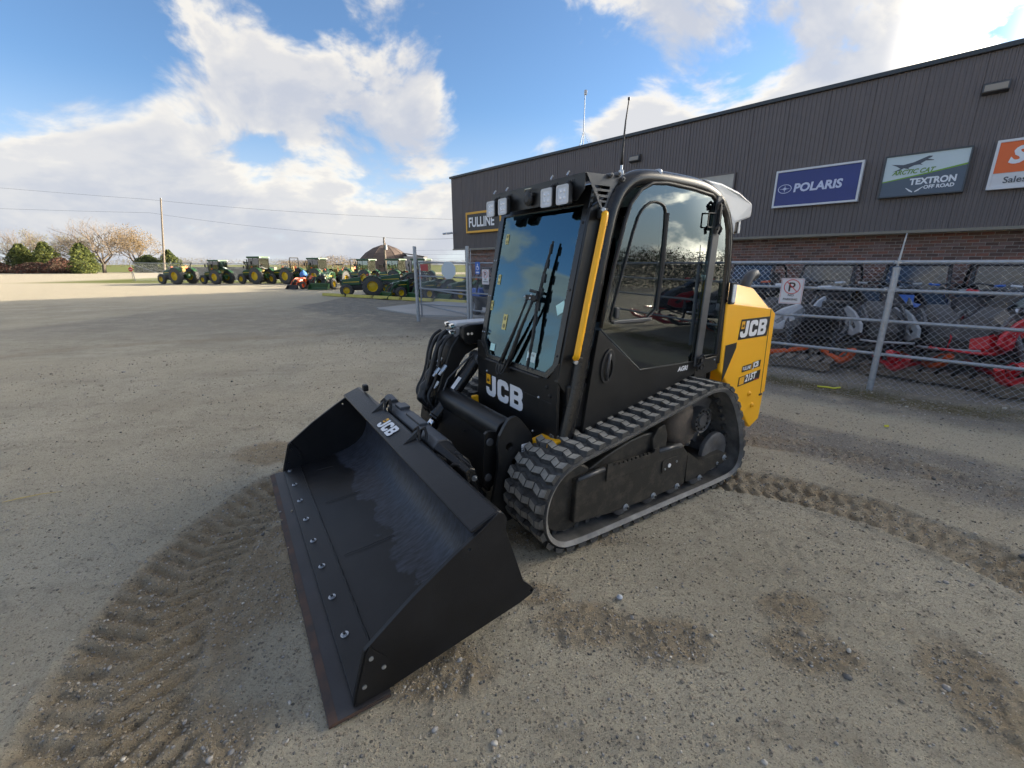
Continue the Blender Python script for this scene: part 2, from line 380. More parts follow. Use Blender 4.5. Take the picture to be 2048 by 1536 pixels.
# ================================================================== GROUND
def vnoise(x, y, seed=0):
    xi = np.floor(x).astype(np.int64); yi = np.floor(y).astype(np.int64); xf = x-xi; yf = y-yi
    def h(a, b):
        n = (a*374761393+b*668265263+seed*1274126177) & 0xFFFFFFFF
        n = ((n ^ (n >> 13))*1274126177) & 0xFFFFFFFF
        return ((n ^ (n >> 16)) & 0xFFFF)/65535.0
    u = xf*xf*(3-2*xf); v = yf*yf*(3-2*yf)
    return (h(xi,yi)*(1-u)+h(xi+1,yi)*u)*(1-v)+(h(xi,yi+1)*(1-u)+h(xi+1,yi+1)*u)*v
def fbm(x, y, sc, oc=4, seed=0):
    a = 1.; t = 0.; s_ = 0.
    for o in range(oc): s_ = s_+a*vnoise(x*sc*2**o, y*sc*2**o, seed+o); t += a; a *= .5
    return s_/t-.5
def stroke(x, y, P):
    """distance to a polyline, the arclength at the nearest point and the signed side"""
    best = np.full(x.shape, 1e9); arc = np.zeros(x.shape); sd = np.zeros(x.shape); L0 = 0
    for (ax, ay), (bx, by) in zip(P[:-1], P[1:]):
        dx, dy = bx-ax, by-ay; l2 = dx*dx+dy*dy; l = math.sqrt(l2)
        t = np.clip(((x-ax)*dx+(y-ay)*dy)/l2, 0, 1); d = np.hypot(x-(ax+t*dx), y-(ay+t*dy))
        m = d < best; best = np.where(m, d, best); arc = np.where(m, L0+t*l, arc)
        sd = np.where(m, ((x-ax)*dy-(y-ay)*dx)/l, sd); L0 += l
    return best, arc, sd
def sstep(a, b, x): t = np.clip((x-a)/(b-a), 0, 1); return t*t*(3-2*t)
PRINTS = [  # polyline, half width, bar pitch, depth
    ([(-1.42,3.3),(-1.62,2.75),(-1.70,2.26),(-1.66,1.84),(-1.55,1.45),(-1.38,1.1),(-1.1,.75)], .25, .095, .030),
    ([(.95,3.05),(1.45,2.98),(1.95,2.76),(2.33,2.45),(2.52,2.12),(2.62,1.8),(2.66,1.3)], .20, .085, .026),
    ([(1.9,3.75),(2.5,3.5),(3.0,3.2),(3.42,2.75),(3.8,2.2),(4.2,1.2)], .16, .085, .011),
    ([(1.2,2.35),(1.6,1.95),(1.75,1.5),(1.72,1.0)], .15, .085, .0045),
    ([(-9.5,6.2),(-8.25,8.11),(-7.32,8.71),(-6.07,9.14),(-4.0,9.7)], .22, .16, .018),
    ([(-1.9,3.0),(-2.6,2.5),(-3.5,2.2),(-5,2.3)], .17, .1, .005),
]
PATCH = [(.35,1.58,.30,.16),(.62,1.50,.22,.14),(1.22,1.42,.22,.13),(1.30,1.66,.16,.10),(.1,1.75,.2,.1),(-.3,1.35,.3,.15),(-1.25,2.1,.35,.9),(-2.0,3.4,.35,.25),(.3,2.2,.5,.12),(1.75,1.2,.18,.35),(-1.15,1.0,.4,.25)]
def hfun(x, y, full=False):
    r = np.hypot(x, y)
    h = fbm(x, y, .35, 3, 3)*.05*sstep(1.5, 8, r)+fbm(x, y, 2.2, 3, 11)*.012
    loose = np.zeros_like(x); 
    for i, (P, w, pitch, dep) in enumerate(PRINTS):
        d, a, sd = stroke(x, y, P)
        m = 1-sstep(w*.8, w*1.12, d+.05*fbm(x, y, 3., 3, 77+i)); 
        fade = (.7 if i == 0 else .5)+(.3 if i == 0 else .5)*sstep(.25, .50, vnoise(x*1.7+i*3, y*1.7, 41)*.6+.4*(.5+fbm(x, y, 5, 3, 50+i)))
        ph = a/pitch+(1.3*np.abs(sd)/w if i == 0 else .5*np.abs(np.sin(sd*17.)))+.30*fbm(x, y, 3, 3, 90)
        bars = np.clip(np.sin(2*PI*ph)*1.5+.2, -1, 1)*(.6+.8*(.5+fbm(x, y, 16, 3, 22)))
        h = h+m*fade*bars*dep*.5-m*dep*.35
        ridge = np.exp(-((d-w*1.1)/.03)**2); h = h+ridge*dep*.35*(.4+1.2*(.5+fbm(x, y, 6, 3, 8)))
        loose = np.maximum(loose, m*(.55+.45*fade)*(dep > .005)*(1 if i != 4 else .45))
    for cx, cy, rx, ry in PATCH:
        q = np.hypot((x-cx)/rx, (y-cy)/ry)+.9*fbm(x, y, 4, 4, 61); m = 1-sstep(.6, 1.15, q); loose = np.maximum(loose, m*.95)
    nearf = 1-sstep(5, 12, r)
    clod = np.clip(fbm(x, y, 26, 4, 5)+.05, 0, 1)
    h = h+clod*(.012+.032*loose)*nearf+fbm(x, y, 60, 2, 31)*.007*nearf
    # flat where the loader stands
    if not full: return h
    wall_s = (x+3.16)*(-.730)+(y-24.58)*(-.683)          # metres in front of the wall
    fen = (x-4.52)*.691+(y-5.29)*.723                     # metres behind the fence line
    nb = fbm(x, y, .6, 4, 15)
    gravel = sstep(-1.15, -.75, fen+nb*.5)*(x > -8)*(x < 30)
    gravel = np.maximum(gravel, (1-sstep(.34, .60, np.abs(fen+2.45+nb*.6)))*sstep(.8, 1.6, x))
    gravel = np.maximum(gravel, sstep(8, 11, y)*(1-sstep(13, 17, y+nb*3))*.6*(x > -12))
    tan = (1-sstep(.25, .55, np.abs(fen+1.55+nb*.5)))*(x > .5)
    tan = np.maximum(tan, sstep(16, 20, y+nb*4))
    tan = np.maximum(tan, (1-sstep(.5, 1.3, np.abs((y-.35*x-9.0)+nb*3)))*.5)
    tan = np.maximum(tan, .5*sstep(.0, .25, fbm(x, y, .8, 3, 140))*(1-loose))
    grass = (1-sstep(.10, .42, np.abs(fen+.28+nb*.7)))*sstep(-.25, .3, fbm(x, y, 2.5, 3, 9)+.15)*(x > 2)
    lawn = sstep(36.5, 37.5, y+fbm(x, y, .3, 2, 2)*1.5)*(1-sstep(60, 80, y))*sstep(-43, -38, x+.0*y)
    lawn = np.maximum(lawn, sstep(84, 88, y))
    lawn = np.maximum(lawn, sstep(-95, -100, x))
    return h, loose, np.clip(gravel, 0, 1), np.clip(tan, 0, 1), np.clip(grass, 0, 1), np.clip(lawn, 0, 1)
def build_ground():
    def axis(a0, a1, d, lo, hi, g):
        c = list(np.arange(a0, a1, d)); q = c[-1]; st = d
        while q < hi: st = min(st*g, 25); q += st; c.append(q)
        q = c[0]; st = d; pre = []
        while q > lo: st = min(st*g, 25); q -= st; pre.append(q)
        return np.array(pre[::-1]+c)
    xs = axis(-3.0, 4.3, .0125, -900, 900, 1.045); ys = axis(.75, 4.3, .0125, -350, 900, 1.04)
    n1, n2 = len(xs), len(ys)
    Xg, Yg = np.meshgrid(xs, ys)
    h, loose, gravel, tan, grass, lawn = hfun(Xg, Yg, True)
    far = sstep(25, 60, np.hypot(Xg, Yg)); h = h*(1-far)
    co = np.stack([Xg.ravel(), Yg.ravel(), h.ravel()-.012], 1).astype(np.float32)
    me = bpy.data.meshes.new('ground'); nv = n1*n2; me.vertices.add(nv); me.vertices.foreach_set('co', co.ravel())
    i = np.arange(n2-1)[:, None]*n1+np.arange(n1-1)[None]
    f = np.stack([i, i+1, i+1+n1, i+n1], -1).reshape(-1, 4); nf = len(f)
    me.loops.add(nf*4); me.loops.foreach_set('vertex_index', f.ravel().astype(np.int32)); me.polygons.add(nf)
    me.polygons.foreach_set('loop_start', np.arange(0, nf*4, 4, dtype=np.int32))
    try: me.polygons.foreach_set('loop_total', np.full(nf, 4, dtype=np.int32))
    except Exception: pass
    me.polygons.foreach_set('use_smooth', np.ones(nf, dtype=bool))
    for nm, v in (('loose', loose), ('gravel', gravel), ('tan', tan), ('grass', grass), ('lawn', lawn)):
        at = me.attributes.new(nm, 'FLOAT', 'POINT'); at.data.foreach_set('value', v.ravel().astype(np.float32))
    me.update(); me.validate()
    o = bpy.data.objects.new('ground', me); COL.objects.link(o); tag(o, kind='structure')
    m = bpy.data.materials.new('gravel_yard'); m.use_nodes = True; nt = m.node_tree; N = nt.nodes.new; L = nt.links.new
    b = nt.nodes['Principled BSDF']; b.inputs['Roughness'].default_value = .95; b.inputs['Specular IOR Level'].default_value = .2
    tc = N('ShaderNodeTexCoord').outputs['Object']
    def noise(s_, d=6, r=.6, v=tc):
        n = N('ShaderNodeTexNoise'); n.inputs['Scale'].default_value = s_; n.inputs['Detail'].default_value = d; n.inputs['Roughness'].default_value = r; L(v, n.inputs['Vector']); return n.outputs[0]
    def mr(v, a, b_, c=0., d=1.):
        n = N('ShaderNodeMapRange'); n.interpolation_type = 'SMOOTHSTEP'; L(v, n.inputs[0])
        for q, w in enumerate((a, b_, c, d)): n.inputs[q+1].default_value = w
        return n.outputs[0]
    def mix(f_, a, b_, t='MIX'):
        n = N('ShaderNodeMix'); n.data_type = 'RGBA'; n.blend_type = t
        for q, v in ((0, f_), (6, a), (7, b_)):
            if isinstance(v, (int, float)): n.inputs[q].default_value = v
            elif isinstance(v, tuple): n.inputs[q].default_value = (*v, 1)
            else: L(v, n.inputs[q])
        return n.outputs[2]
    def mul(a, b_):
        n = N('ShaderNodeMath'); n.operation = 'MULTIPLY'
        for q, v in ((0, a), (1, b_)):
            if isinstance(v, (int, float)): n.inputs[q].default_value = v
            else: L(v, n.inputs[q])
        return n.outputs[0]
    def add(a, b_):
        n = N('ShaderNodeMath'); n.operation = 'ADD'
        for q, v in ((0, a), (1, b_)):
            if isinstance(v, (int, float)): n.inputs[q].default_value = v
            else: L(v, n.inputs[q])
        return n.outputs[0]
    def attr(nm): n = N('ShaderNodeAttribute'); n.attribute_name = nm; return n.outputs['Fac']
    col = mix(mr(noise(.9, 8), .35, .68), (.39,.348,.262), (.49,.445,.345))
    # stretched drive streaks
    mp = N('ShaderNodeMapping'); L(tc, mp.inputs[0]); mp.inputs['Rotation'].default_value = (0,0,R(-20)); mp.inputs['Scale'].default_value = (.35, 2.4, 1)
    col = mix(mul(mr(noise(1.3, 7, .65, mp.outputs[0]), .52, .72), .55), col, (.29,.258,.197))
    col = mix(mul(mr(noise(5, 10, .78), .50, .68), .75), col, (.25,.222,.170))
    col = mix(mul(attr('tan'), .75), col, (.52,.46,.34))
    lo = mul(attr('loose'), mr(noise(7, 7, .7), .30, .55, .45, 1.0))
    col = mix(mul(lo, .95), col, (.30,.238,.155))
    gr = mul(attr('gravel'), mr(noise(3.2, 6, .65), .36, .56, .4, 1))
    col = mix(mul(gr, .85), col, (.235,.222,.20))
    # individual stones: random tone per cell, at two sizes
    vs = []
    for sc, amt, lo_, hi_ in ((150, .85, .40, .80), (62, .85, .74, .88)):
        v = N('ShaderNodeTexVoronoi'); v.inputs['Scale'].default_value = sc; L(tc, v.inputs['Vector'])
        sp = N('ShaderNodeSeparateColor'); L(v.outputs['Color'], sp.inputs[0])
        present = mr(sp.outputs[0], lo_, hi_)
        rnd = mr(v.outputs['Distance'], .30, .42, 1, 0)
        k_ = mul(mul(present, rnd), add(mul(gr, .9), amt)); 
        cc = N('ShaderNodeValToRGB'); cc.color_ramp.interpolation = 'LINEAR'
        el = cc.color_ramp.elements; el[0].position = 0; el[0].color = (.11,.102,.09,1); el[1].position = 1; el[1].color = (.60,.55,.47,1)
        e = el.new(.45); e.color = (.29,.255,.205,1); e = el.new(.7); e.color = (.40,.35,.27,1)
        L(sp.outputs[1], cc.inputs[0]); col = mix(k_, col, cc.outputs[0]); vs.append(mul(k_, 1.0))
    col = mix(mul(mr(noise(120, 4, .8), .52, .64), .55), col, (.155,.135,.105))
    col = mix(mul(attr('grass'), mr(noise(30, 5, .8), .35, .55)), col, mix(noise(40), (.10,.085,.035), (.16,.13,.07)))
    col = mix(attr('lawn'), col, mix(noise(.8, 8), (.085,.12,.022), (.20,.20,.07)))
    L(col, b.inputs['Base Color'])
    hh = add(mul(noise(70, 7, .75), .9), mul(noise(260, 3, .7), .35)); hh = add(hh, add(mul(vs[0], .6), mul(vs[1], 1.1)))
    bp = N('ShaderNodeBump'); bp.inputs['Strength'].default_value = 1.0; bp.inputs['Distance'].default_value = .014
    L(hh, bp.inputs['Height']); L(bp.outputs[0], b.inputs['Normal'])
    me.materials.append(m)
build_ground()
def gz(x, y): return float(hfun(np.array([float(x)]), np.array([float(y)]))[0])-.012

def build_pebbles():
    rg = np.random.RandomState(5); n = 130000
    # rejection sampling in a fan in front of the camera, denser nearby
    r = .8+9*rg.rand(n)**1.5; th = rg.uniform(-R(56), R(56), n); x = r*np.sin(th); y = r*np.cos(th)
    h, loose, gravel, tan, grass, lawn = hfun(x, y, True)
    keep = rg.rand(n) < (.20+.75*loose+.95*gravel)*np.clip(1.5-fbm(x, y, 1.2, 3, 5)*0, 0, 1)
    x, y, h, loose, r = x[keep], y[keep], h[keep], loose[keep], r[keep]; x = x[:50000]; y = y[:50000]; h = h[:50000]; r = r[:50000]; n = len(x)
    ico = bmesh.new(); bmesh.ops.create_icosphere(ico, subdivisions=1, radius=1); V = np.array([v.co[:] for v in ico.verts]); Fc = np.array([[v.index for v in f.verts] for f in ico.faces]); ico.free()
    s_ = .0018+.0040*rg.rand(n)**2.6+.008*(rg.rand(n) > .992)*rg.rand(n); s_ = s_*(1+.10*r)
    sc = s_[:, None]*(.65+.7*rg.rand(n, 3)); sc[:, 2] *= .75
    jit = 1+.32*(rg.rand(n, 12, 1)-.5)
    P = V[None]*jit*sc[:, None, :]; a = rg.rand(n)*2*PI; ca, sa = np.cos(a), np.sin(a)
    X_ = P[..., 0]*ca[:, None]-P[..., 1]*sa[:, None]+x[:, None]; Y_ = P[..., 0]*sa[:, None]+P[..., 1]*ca[:, None]+y[:, None]; Z_ = P[..., 2]+(h-.012+s_*.25)[:, None]
    co = np.stack([X_, Y_, Z_], -1).reshape(-1, 3)
    F_ = (Fc[None]+np.arange(n)[:, None, None]*12).reshape(-1, 3)
    me = bpy.data.meshes.new('loose_gravel'); me.vertices.add(len(co)); me.vertices.foreach_set('co', co.astype(np.float32).ravel())
    me.loops.add(F_.size); me.loops.foreach_set('vertex_index', F_.astype(np.int32).ravel()); me.polygons.add(len(F_)); me.polygons.foreach_set('loop_start', np.arange(0, F_.size, 3, dtype=np.int32))
    try: me.polygons.foreach_set('loop_total', np.full(len(F_), 3, dtype=np.int32))
    except Exception: pass
    ms = [mat('stone_brown', (.29,.245,.185), .9, var=.25, vscale=40), mat('stone_grey', (.30,.285,.265), .85, var=.25, vscale=40), mat('stone_pale', (.50,.46,.40), .85, var=.15, vscale=40), mat('stone_dark', (.12,.115,.108), .8, var=.2, vscale=40)]
    for m in ms: me.materials.append(m)
    me.polygons.foreach_set('material_index', np.repeat(rg.choice(4, n, p=[.60,.24,.05,.11]), len(Fc)).astype(np.int32))
    me.update(); me.validate(); o = bpy.data.objects.new('loose_gravel', me); COL.objects.link(o); tag(o, kind='stuff')
build_pebbles()

from mathutils import noise as mnoise
def dry_grass():
    rg = random.Random(3); m = MB()
    for k in range(5200):
        t = rg.uniform(-1.9, 5.5); off = rg.gauss(-.25, .17)
        x, y = 4.52+.723*t+.691*off, 5.29-.691*t+.723*off
        if mnoise.noise((x*2.2, y*2.2, 3.)) < -.1: continue
        z = .0; a = rg.uniform(0, 2*PI); l = rg.uniform(.02, .07); ln = rg.uniform(.3, 1.2); w = .0025
        dx, dy = math.cos(a), math.sin(a)
        m.add([(x-dy*w, y+dx*w, z), (x+dy*w, y-dx*w, z), (x+dx*l*ln, y+dy*l*ln, z+l*.6)], [(0,1,2)], rg.randrange(2))
    tag(m.build('dry_grass', [mat('dry_grass_blade', (.19,.155,.075), .8), mat('moss_green_blade', (.10,.105,.035), .8)]), kind='stuff')
dry_grass()
m = MB(); m.tube([(-3.36,2.56,.006),(-3.30,2.60,.010),(-3.20,2.66,.012),(-3.10,2.70,.008)], [.0016,.005,.004,.001], 5)
m.build('straw', mat('straw_yellow', (.55,.42,.18), .7)); tag(bpy.data.objects['straw'], 'piece of yellow straw lying on the packed gravel at the left edge', 'straw')
for nm, P, lab in (('plastic_strip', [(3.93,5.40),(4.02,5.33),(4.07,5.30),(4.16,5.31)], 'crumpled yellow plastic strip lying in the dead grass by the fence'), ('yellow_leaf', [(3.60,3.95),(3.63,3.94)], 'small yellow leaf lying alone on the gravel beyond the loader')):
    m = MB(); m.tube([(x, y, gz(x, y)+.018+.006*(i % 2)) for i, (x, y) in enumerate(P)], .012, 5); tag(m.build(nm, mat('bright_yellow', (.62,.60,.06), .6)), lab, 'litter' if nm == 'plastic_strip' else 'leaf')
m = MB(); rg = random.Random(1); m.lathe([(0,-.008),(.012,-.004),(.016,.004),(.010,.014),(0,.017)], (.51,1.72,gz(.51,1.72)+.008), Z3 if False else (0,.2,1), 7)
tag(m.build('pebble', mat('pale_blue_stone', (.42,.44,.48), .7), auto=50), 'largest pale blue-grey pebble on the dirt right of the bucket', 'pebble')
# ================================================================== BUILDING
BP = Vector((-3.16, 24.58, 0)); BD = Vector((.683, -.730, 0)).normalized(); BN = Vector((-.730, -.683, 0)).normalized(); UZ = Vector((0,0,1))
BLEN, BH, BB = 27.45, 5.78, 2.30
def bw(t, z, off=0.): return BP+BD*t+UZ*z+BN*off
bld = empty('showroom_building', bw(0,0), math.atan2(BD.y, BD.x), 'long flat-roofed showroom clad in dark ribbed metal above a brick base', 'building')
# child coords: x along the wall, y into the building, z up
SID = mat('charcoal_siding', (.135,.118,.118), .52, .2, .10, .6, dust=.10, dcol=(.10,.095,.10)); TRIM = mat('beige_trim', (.22,.20,.165), .6, 0, .1, 4)
MORTAR = mat('mortar', (.42,.38,.345), .95, 0, .15, 12, bump=.4)
def ribpanel():
    m = MB(); w = .915; n = 9; P = []
    for k in range(n):
        x0 = w*k/n; P += [(x0, 0), (x0+.050, 0), (x0+.058, -.018), (x0+.084, -.018), (x0+.092, 0)]
    P.append((w, 0))
    for x, y in P: m.v += [(x, y, BB), (x, y, BH)]
    for i in range(len(P)-1): m.f.append((2*i, 2*i+2, 2*i+3, 2*i+1)); m.m.append(0)
    m.box((w-.002,-.004,(BB+BH)/2),(.004,.010,BH-BB)); return m.mesh('siding_panel', SID)
pm = ribpanel()
for k in range(30):
    o = bpy.data.objects.new('siding_panel', pm); COL.objects.link(o); o.parent = bld; o.location = (k*.915, 0, 0)
m = MB(); m.box((BLEN/2, 10.02, (BB+BH)/2+.0),(BLEN-.01, 19.98, BH-BB-.01)); m.build('upper_storey', SID, bld)
m = MB(); m.box((BLEN/2,-.02,BH+.03),(BLEN+.1,.14,.10)); m.box((BLEN/2,10,BH+.015),(BLEN+.05,20,.03)); m.build('roof_edge', mat('dark_flashing', (.05,.055,.06), .4, .4), bld, bevel=.01)
m = MB(); m.box((BLEN/2,-.012,BB-.035),(BLEN+.02,.075,.07)); m.build('drip_trim', TRIM, bld, bevel=.006)
m = MB(); m.box((BLEN/2+.2,.22,BB+.02),(BLEN-.4,.40,.03)); m.build('soffit', TRIM, bld)
m = MB(); m.box((BLEN/2+.225,10.42,BB/2),(BLEN-.45,19.98,BB)); m.build('brick_backing', MORTAR, bld)
BM = [mat('brick_red', (.25,.115,.085), .85, 0, .25, 9, bump=.4), mat('brick_brown', (.19,.110,.085), .85, 0, .25, 9, bump=.4), mat('brick_mauve', (.22,.140,.125), .85, 0, .25, 9, bump=.4), mat('brick_dark', (.13,.08,.068), .85, 0, .25, 9, bump=.4)]
def brickmesh(mm):
    m = MB(); m.hexa([(-.098,-.010,-.0325),(.098,-.010,-.0325),(.1,0,-.0335),(-.1,0,-.0335),(-.098,-.010,.0325),(.098,-.010,.0325),(.1,0,.0335),(-.1,0,.0335)])
    return m.mesh('brick', mm)
bms = [brickmesh(x) for x in BM]; rg = random.Random(12); rest = MB()
for row in range(29):
    z = .0385+row*.0767
    if z > BB-.10: break
    for c in range(129):
        x = .45+.105+c*.21+(.105 if row % 2 else 0)
        if x > BLEN-.11: continue
        mi = rg.choices(range(4), (3,3,3,2))[0]; jy = rg.uniform(-.002,.002)
        if 15.3 < x < 20.3 and row >= 16:
            o = bpy.data.objects.new('brick', bms[mi]); COL.objects.link(o); o.parent = bld; o.location = (x, .43+jy, z)
        else:
            rest.hexa([(x-.098,.420+jy,z-.0325),(x+.098,.420+jy,z-.0325),(x+.1,.43,z-.0335),(x-.1,.43,z-.0335),(x-.098,.420+jy,z+.0325),(x+.098,.420+jy,z+.0325),(x+.1,.43,z+.0335),(x-.1,.43,z+.0335)])
            rest.m[-6:] = [mi]*6
tag(rest.build('brickwork', BM, bld), kind='stuff')
# wall lights, upper window, mast, camera
def walllight(t, z, lab):
    e = empty('wall_light', bw(t, z, .0), math.atan2(BD.y, BD.x), lab, 'wall light', 'wall lights high on the ribbed siding')
    m = MB(); m.hexa([(-.2,-.17,-.11),(.2,-.17,-.11),(.2,-.02,-.14),(-.2,-.02,-.14),(-.2,-.14,.06),(.2,-.14,.06),(.2,-.02,.10),(-.2,-.02,.10)]); m.build('housing', GREYMET, e, bevel=.012)
    m = MB(); m.hexa([(-.17,-.178,-.09),(.17,-.178,-.09),(.17,-.172,-.09),(-.17,-.172,-.09),(-.17,-.158,.03),(.17,-.158,.03),(.17,-.150,.03),(-.17,-.150,.03)]); m.build('lens', mat('amber_lens', (.28,.25,.21), .3), e)
walllight(10.92, 5.05, 'small box wall light high on the siding behind the loader antenna')
walllight(19.42, 5.08, 'box wall light high on the siding above the rightmost signs')
e = empty('display_panel', bw(13.75,3.85,.03), math.atan2(BD.y,BD.x), 'blank pale beige panel on the siding half hidden by the loader roof', 'panel')
m = MB(); m.box((0,-.02,0),(1.15,.04,.50)); m.build('board', mat('pale_beige_board', (.42,.40,.36), .7, 0, .1, 3), e); m = MB()
for a_, s_ in (((0,-.02,.27),(1.23,.06,.04)), ((0,-.02,-.27),(1.23,.06,.04)), ((.595,-.02,0),(.04,.06,.5)), ((-.595,-.02,0),(.04,.06,.5))): m.box(a_, s_)
m.build('frame', SID, e)
e = empty('antenna_mast', bw(8.25,BH,-.4), 0, 'thin roof antenna mast with a small white box at the top', 'antenna mast')
m = MB(); m.tube([(0,0,0),(0,0,2.05)], [.022,.014], 8); m.build('pole', GALV, e); m = MB(); m.box((.02,0,2.0),(.10,.10,.16)); m.build('top_box', LGREY, e, bevel=.01)
m = MB()
for a_ in (0, 2.1, 4.2): m.tube([(0,0,.7),(.35*math.cos(a_),.35*math.sin(a_),0)], .008, 5)
m.build('stay', GALV, e)
e = empty('security_camera', bw(.1,3.1,.05), math.atan2(BD.y,BD.x), 'white bullet security camera pair at the far corner of the showroom', 'camera')
m = MB(); m.box((0,-.12,0),(.10,.24,.05)); m.build('bracket', LGREY, e)
for dx in (-.22,.18): m = MB(); m.cyl((dx,-.2,.0),(dx-.25,-.34,-.03),.055,10); m.build('camera_body', LGREY, e, bevel=.01)
# ---- signs
BRZ = math.atan2(BD.y, BD.x)
def sign(name, t0, t1, z0, z1, lab, framem, facem, fw=.05, dep=.14):
    e = empty(name, bw((t0+t1)/2, (z0+z1)/2, .02), BRZ, lab, 'sign', 'dealer signs on the showroom siding')
    w, h = t1-t0, z1-z0
    m = MB(); m.poly([(-w/2,-h/2),(w/2,-h/2),(w/2,h/2),(-w/2,h/2)], (0,-.02,0), (1,0,0), (0,0,1), dep, [[(-w/2+fw,-h/2+fw),(w/2-fw,-h/2+fw),(w/2-fw,h/2-fw),(-w/2+fw,h/2-fw)]]); m.build('frame', framem, e, bevel=.006)
    m = MB(); m.box((0,-.02-dep/2+.01,0),(w-2*fw,dep-.03,h-2*fw)); m.build('face', facem, e)
    return e, w, h, -.02-dep+.022
U3, V3 = (1,0,0), (0,0,1)
SB = mat('sign_black', (.03,.03,.032), .45); SY = mat('sign_yellow', (.75,.38,.03), .45); SW = mat('sign_white', (.62,.64,.68), .4, 0, .05, 2)
BLU = mat('sign_blue', (.022,.035,.19), .35, 0, .08, 2); 
e, w, h, y0 = sign('yellow_framed_sign', 1.42, 7.0, 3.02, 4.0, 'black sign with thick yellow frame and white FULLINE lettering', SY, SB, .10, .16)
m = MB(); m.box((-w/2+2.62,y0-.005,0),(.10,.03,h-.2)); m.build('divider', SY, e)
text_mb('FULLINE', .62, (-w/2+.22,y0-.006,-.20), U3, V3, .01, offset=.018, xs=.86).build('lettering', WHITE, e)
SHv = SHIFT
jcb_logo((-w/2+2.80,y0-.006,-.30), U3, V3, .62, e)
e, w, h, y0 = sign('blue_sign', 15.50, 17.45, 3.03, 3.98, 'blue sign in a white frame with white POLARIS lettering', SW, BLU, .05, .14)
lt = mat('sign_pale_blue', (.55,.60,.78), .4)
text_mb('POLARIS', .285, (-.50,y0-.003,-.095), U3, V3, .004, offset=.011, xs=1.0, shear=.08).build('lettering', lt, e)
m = MB(); P = [(.165*math.cos(2*PI*i/28)-.71, .115*math.sin(2*PI*i/28)) for i in range(28)]; Q = [(.150*math.cos(2*PI*i/28)-.71, .100*math.sin(2*PI*i/28)) for i in range(28)]
m.poly(P, (0,y0-.001,0), U3, V3, .003, [Q])
for k in range(8):
    a_ = PI*k/4+.0; r1 = .13 if k % 2 == 0 else .06; r2 = .018; m.poly([(-.71+r1*math.cos(a_), r1*.75*math.sin(a_)), (-.71+r2*math.cos(a_+.7), r2*math.sin(a_+.7)), (-.71, 0), (-.71+r2*math.cos(a_-.7), r2*math.sin(a_-.7))], (0,y0-.001,0), U3, V3, .003)
m.build('star_emblem', lt, e)
e, w, h, y0 = sign('cat_and_stripe_sign', 17.84, 19.32, 3.05, 3.98, 'white over grey sign with a leaping cat and green stripe', mat('sign_dark_frame', (.05,.06,.07), .4), mat('sign_pale', (.52,.62,.66), .4, 0, .04, 2), .03, .14)
hw, hh = w/2-.03, h/2-.03
m = MB(); m.poly([(-hw,-hh),(hw,-hh),(hw,.10),(.0,-.02),(-hw,-.125)], (0,y0-.001,0), U3, V3, .003); m.build('lower_field', mat('sign_slate', (.075,.105,.15), .4), e)
m = MB(); m.poly([(-hw,-.125),(.0,-.02),(hw,.10),(hw,.135),(.0,.008),(-hw,-.10)], (0,y0-.0035,0), U3, V3, .003); m.build('green_stripe', mat('sign_green', (.16,.34,.03), .4), e)
m = MB(); m.poly([(-.56,.10),(-.42,.16),(-.50,.22),(-.60,.27),(-.38,.235),(-.20,.27),(-.06,.33),(.04,.37),(.10,.36),(.09,.335),(.03,.31),(.14,.275),(.13,.265),(.0,.275),(-.08,.225),(-.03,.19),(-.10,.21),(-.18,.205),(-.28,.16),(-.26,.13),(-.36,.165),(-.44,.12)], (0,y0-.001,0), U3, V3, .003); m.build('leaping_cat', mat('sign_ink', (.06,.075,.10), .4), e)
text_mb('ARCTIC CAT', .135, (-.55,y0-.002,.03), U3, V3, .003, offset=.004, xs=.92, shear=.35).build('lettering', mat('sign_green_ink', (.13,.26,.04), .4), e)
wt_ = mat('sign_white_ink', (.70,.74,.80), .4)
text_mb('TEXTRON', .185, (-.20,y0-.006,-.215), U3, V3, .003, offset=.008, xs=.92).build('lettering', wt_, e)
text_mb('OFF ROAD', .105, (.06,y0-.006,-.325), U3, V3, .003, offset=.004, xs=1.0).build('lettering', wt_, e)
m = MB()
for s_ in (-1, 1):
    for k in range(3): m.poly([(-.10+s_*.02,-.36-.0*k),(-.10+s_*(.15-.03*k),-.27-.03*k),(-.10+s_*(.15-.03*k),-.29-.03*k),(-.10+s_*.02,-.385)], (0,y0-.005-.001*k,0), U3, V3, .003)
m.build('wing_emblem', wt_, e)
e, w, h, y0 = sign('orange_and_white_sign', 19.66, 22.1, 3.04, 4.0, 'orange over white sign with STIHL lettering cut by the right edge', SW, SW, .05, .14)
m = MB(); m.box((0,y0-.002,.135),(w-.1,.006,h-.37)); m.build('orange_field', mat('sign_orange', (.72,.13,.02), .4), e)
text_mb('STIHL', .44, (-w/2+.22,y0-.007,.02), U3, V3, .004, offset=.018, xs=1.1, shear=.22).build('lettering', wt_, e)
text_mb('Sales & Service', .17, (-w/2+.22,y0-.002,-.36), U3, V3, .004, offset=.003, xs=1.0).build('lettering', mat('sign_ink', (.06,.075,.10), .4), e)

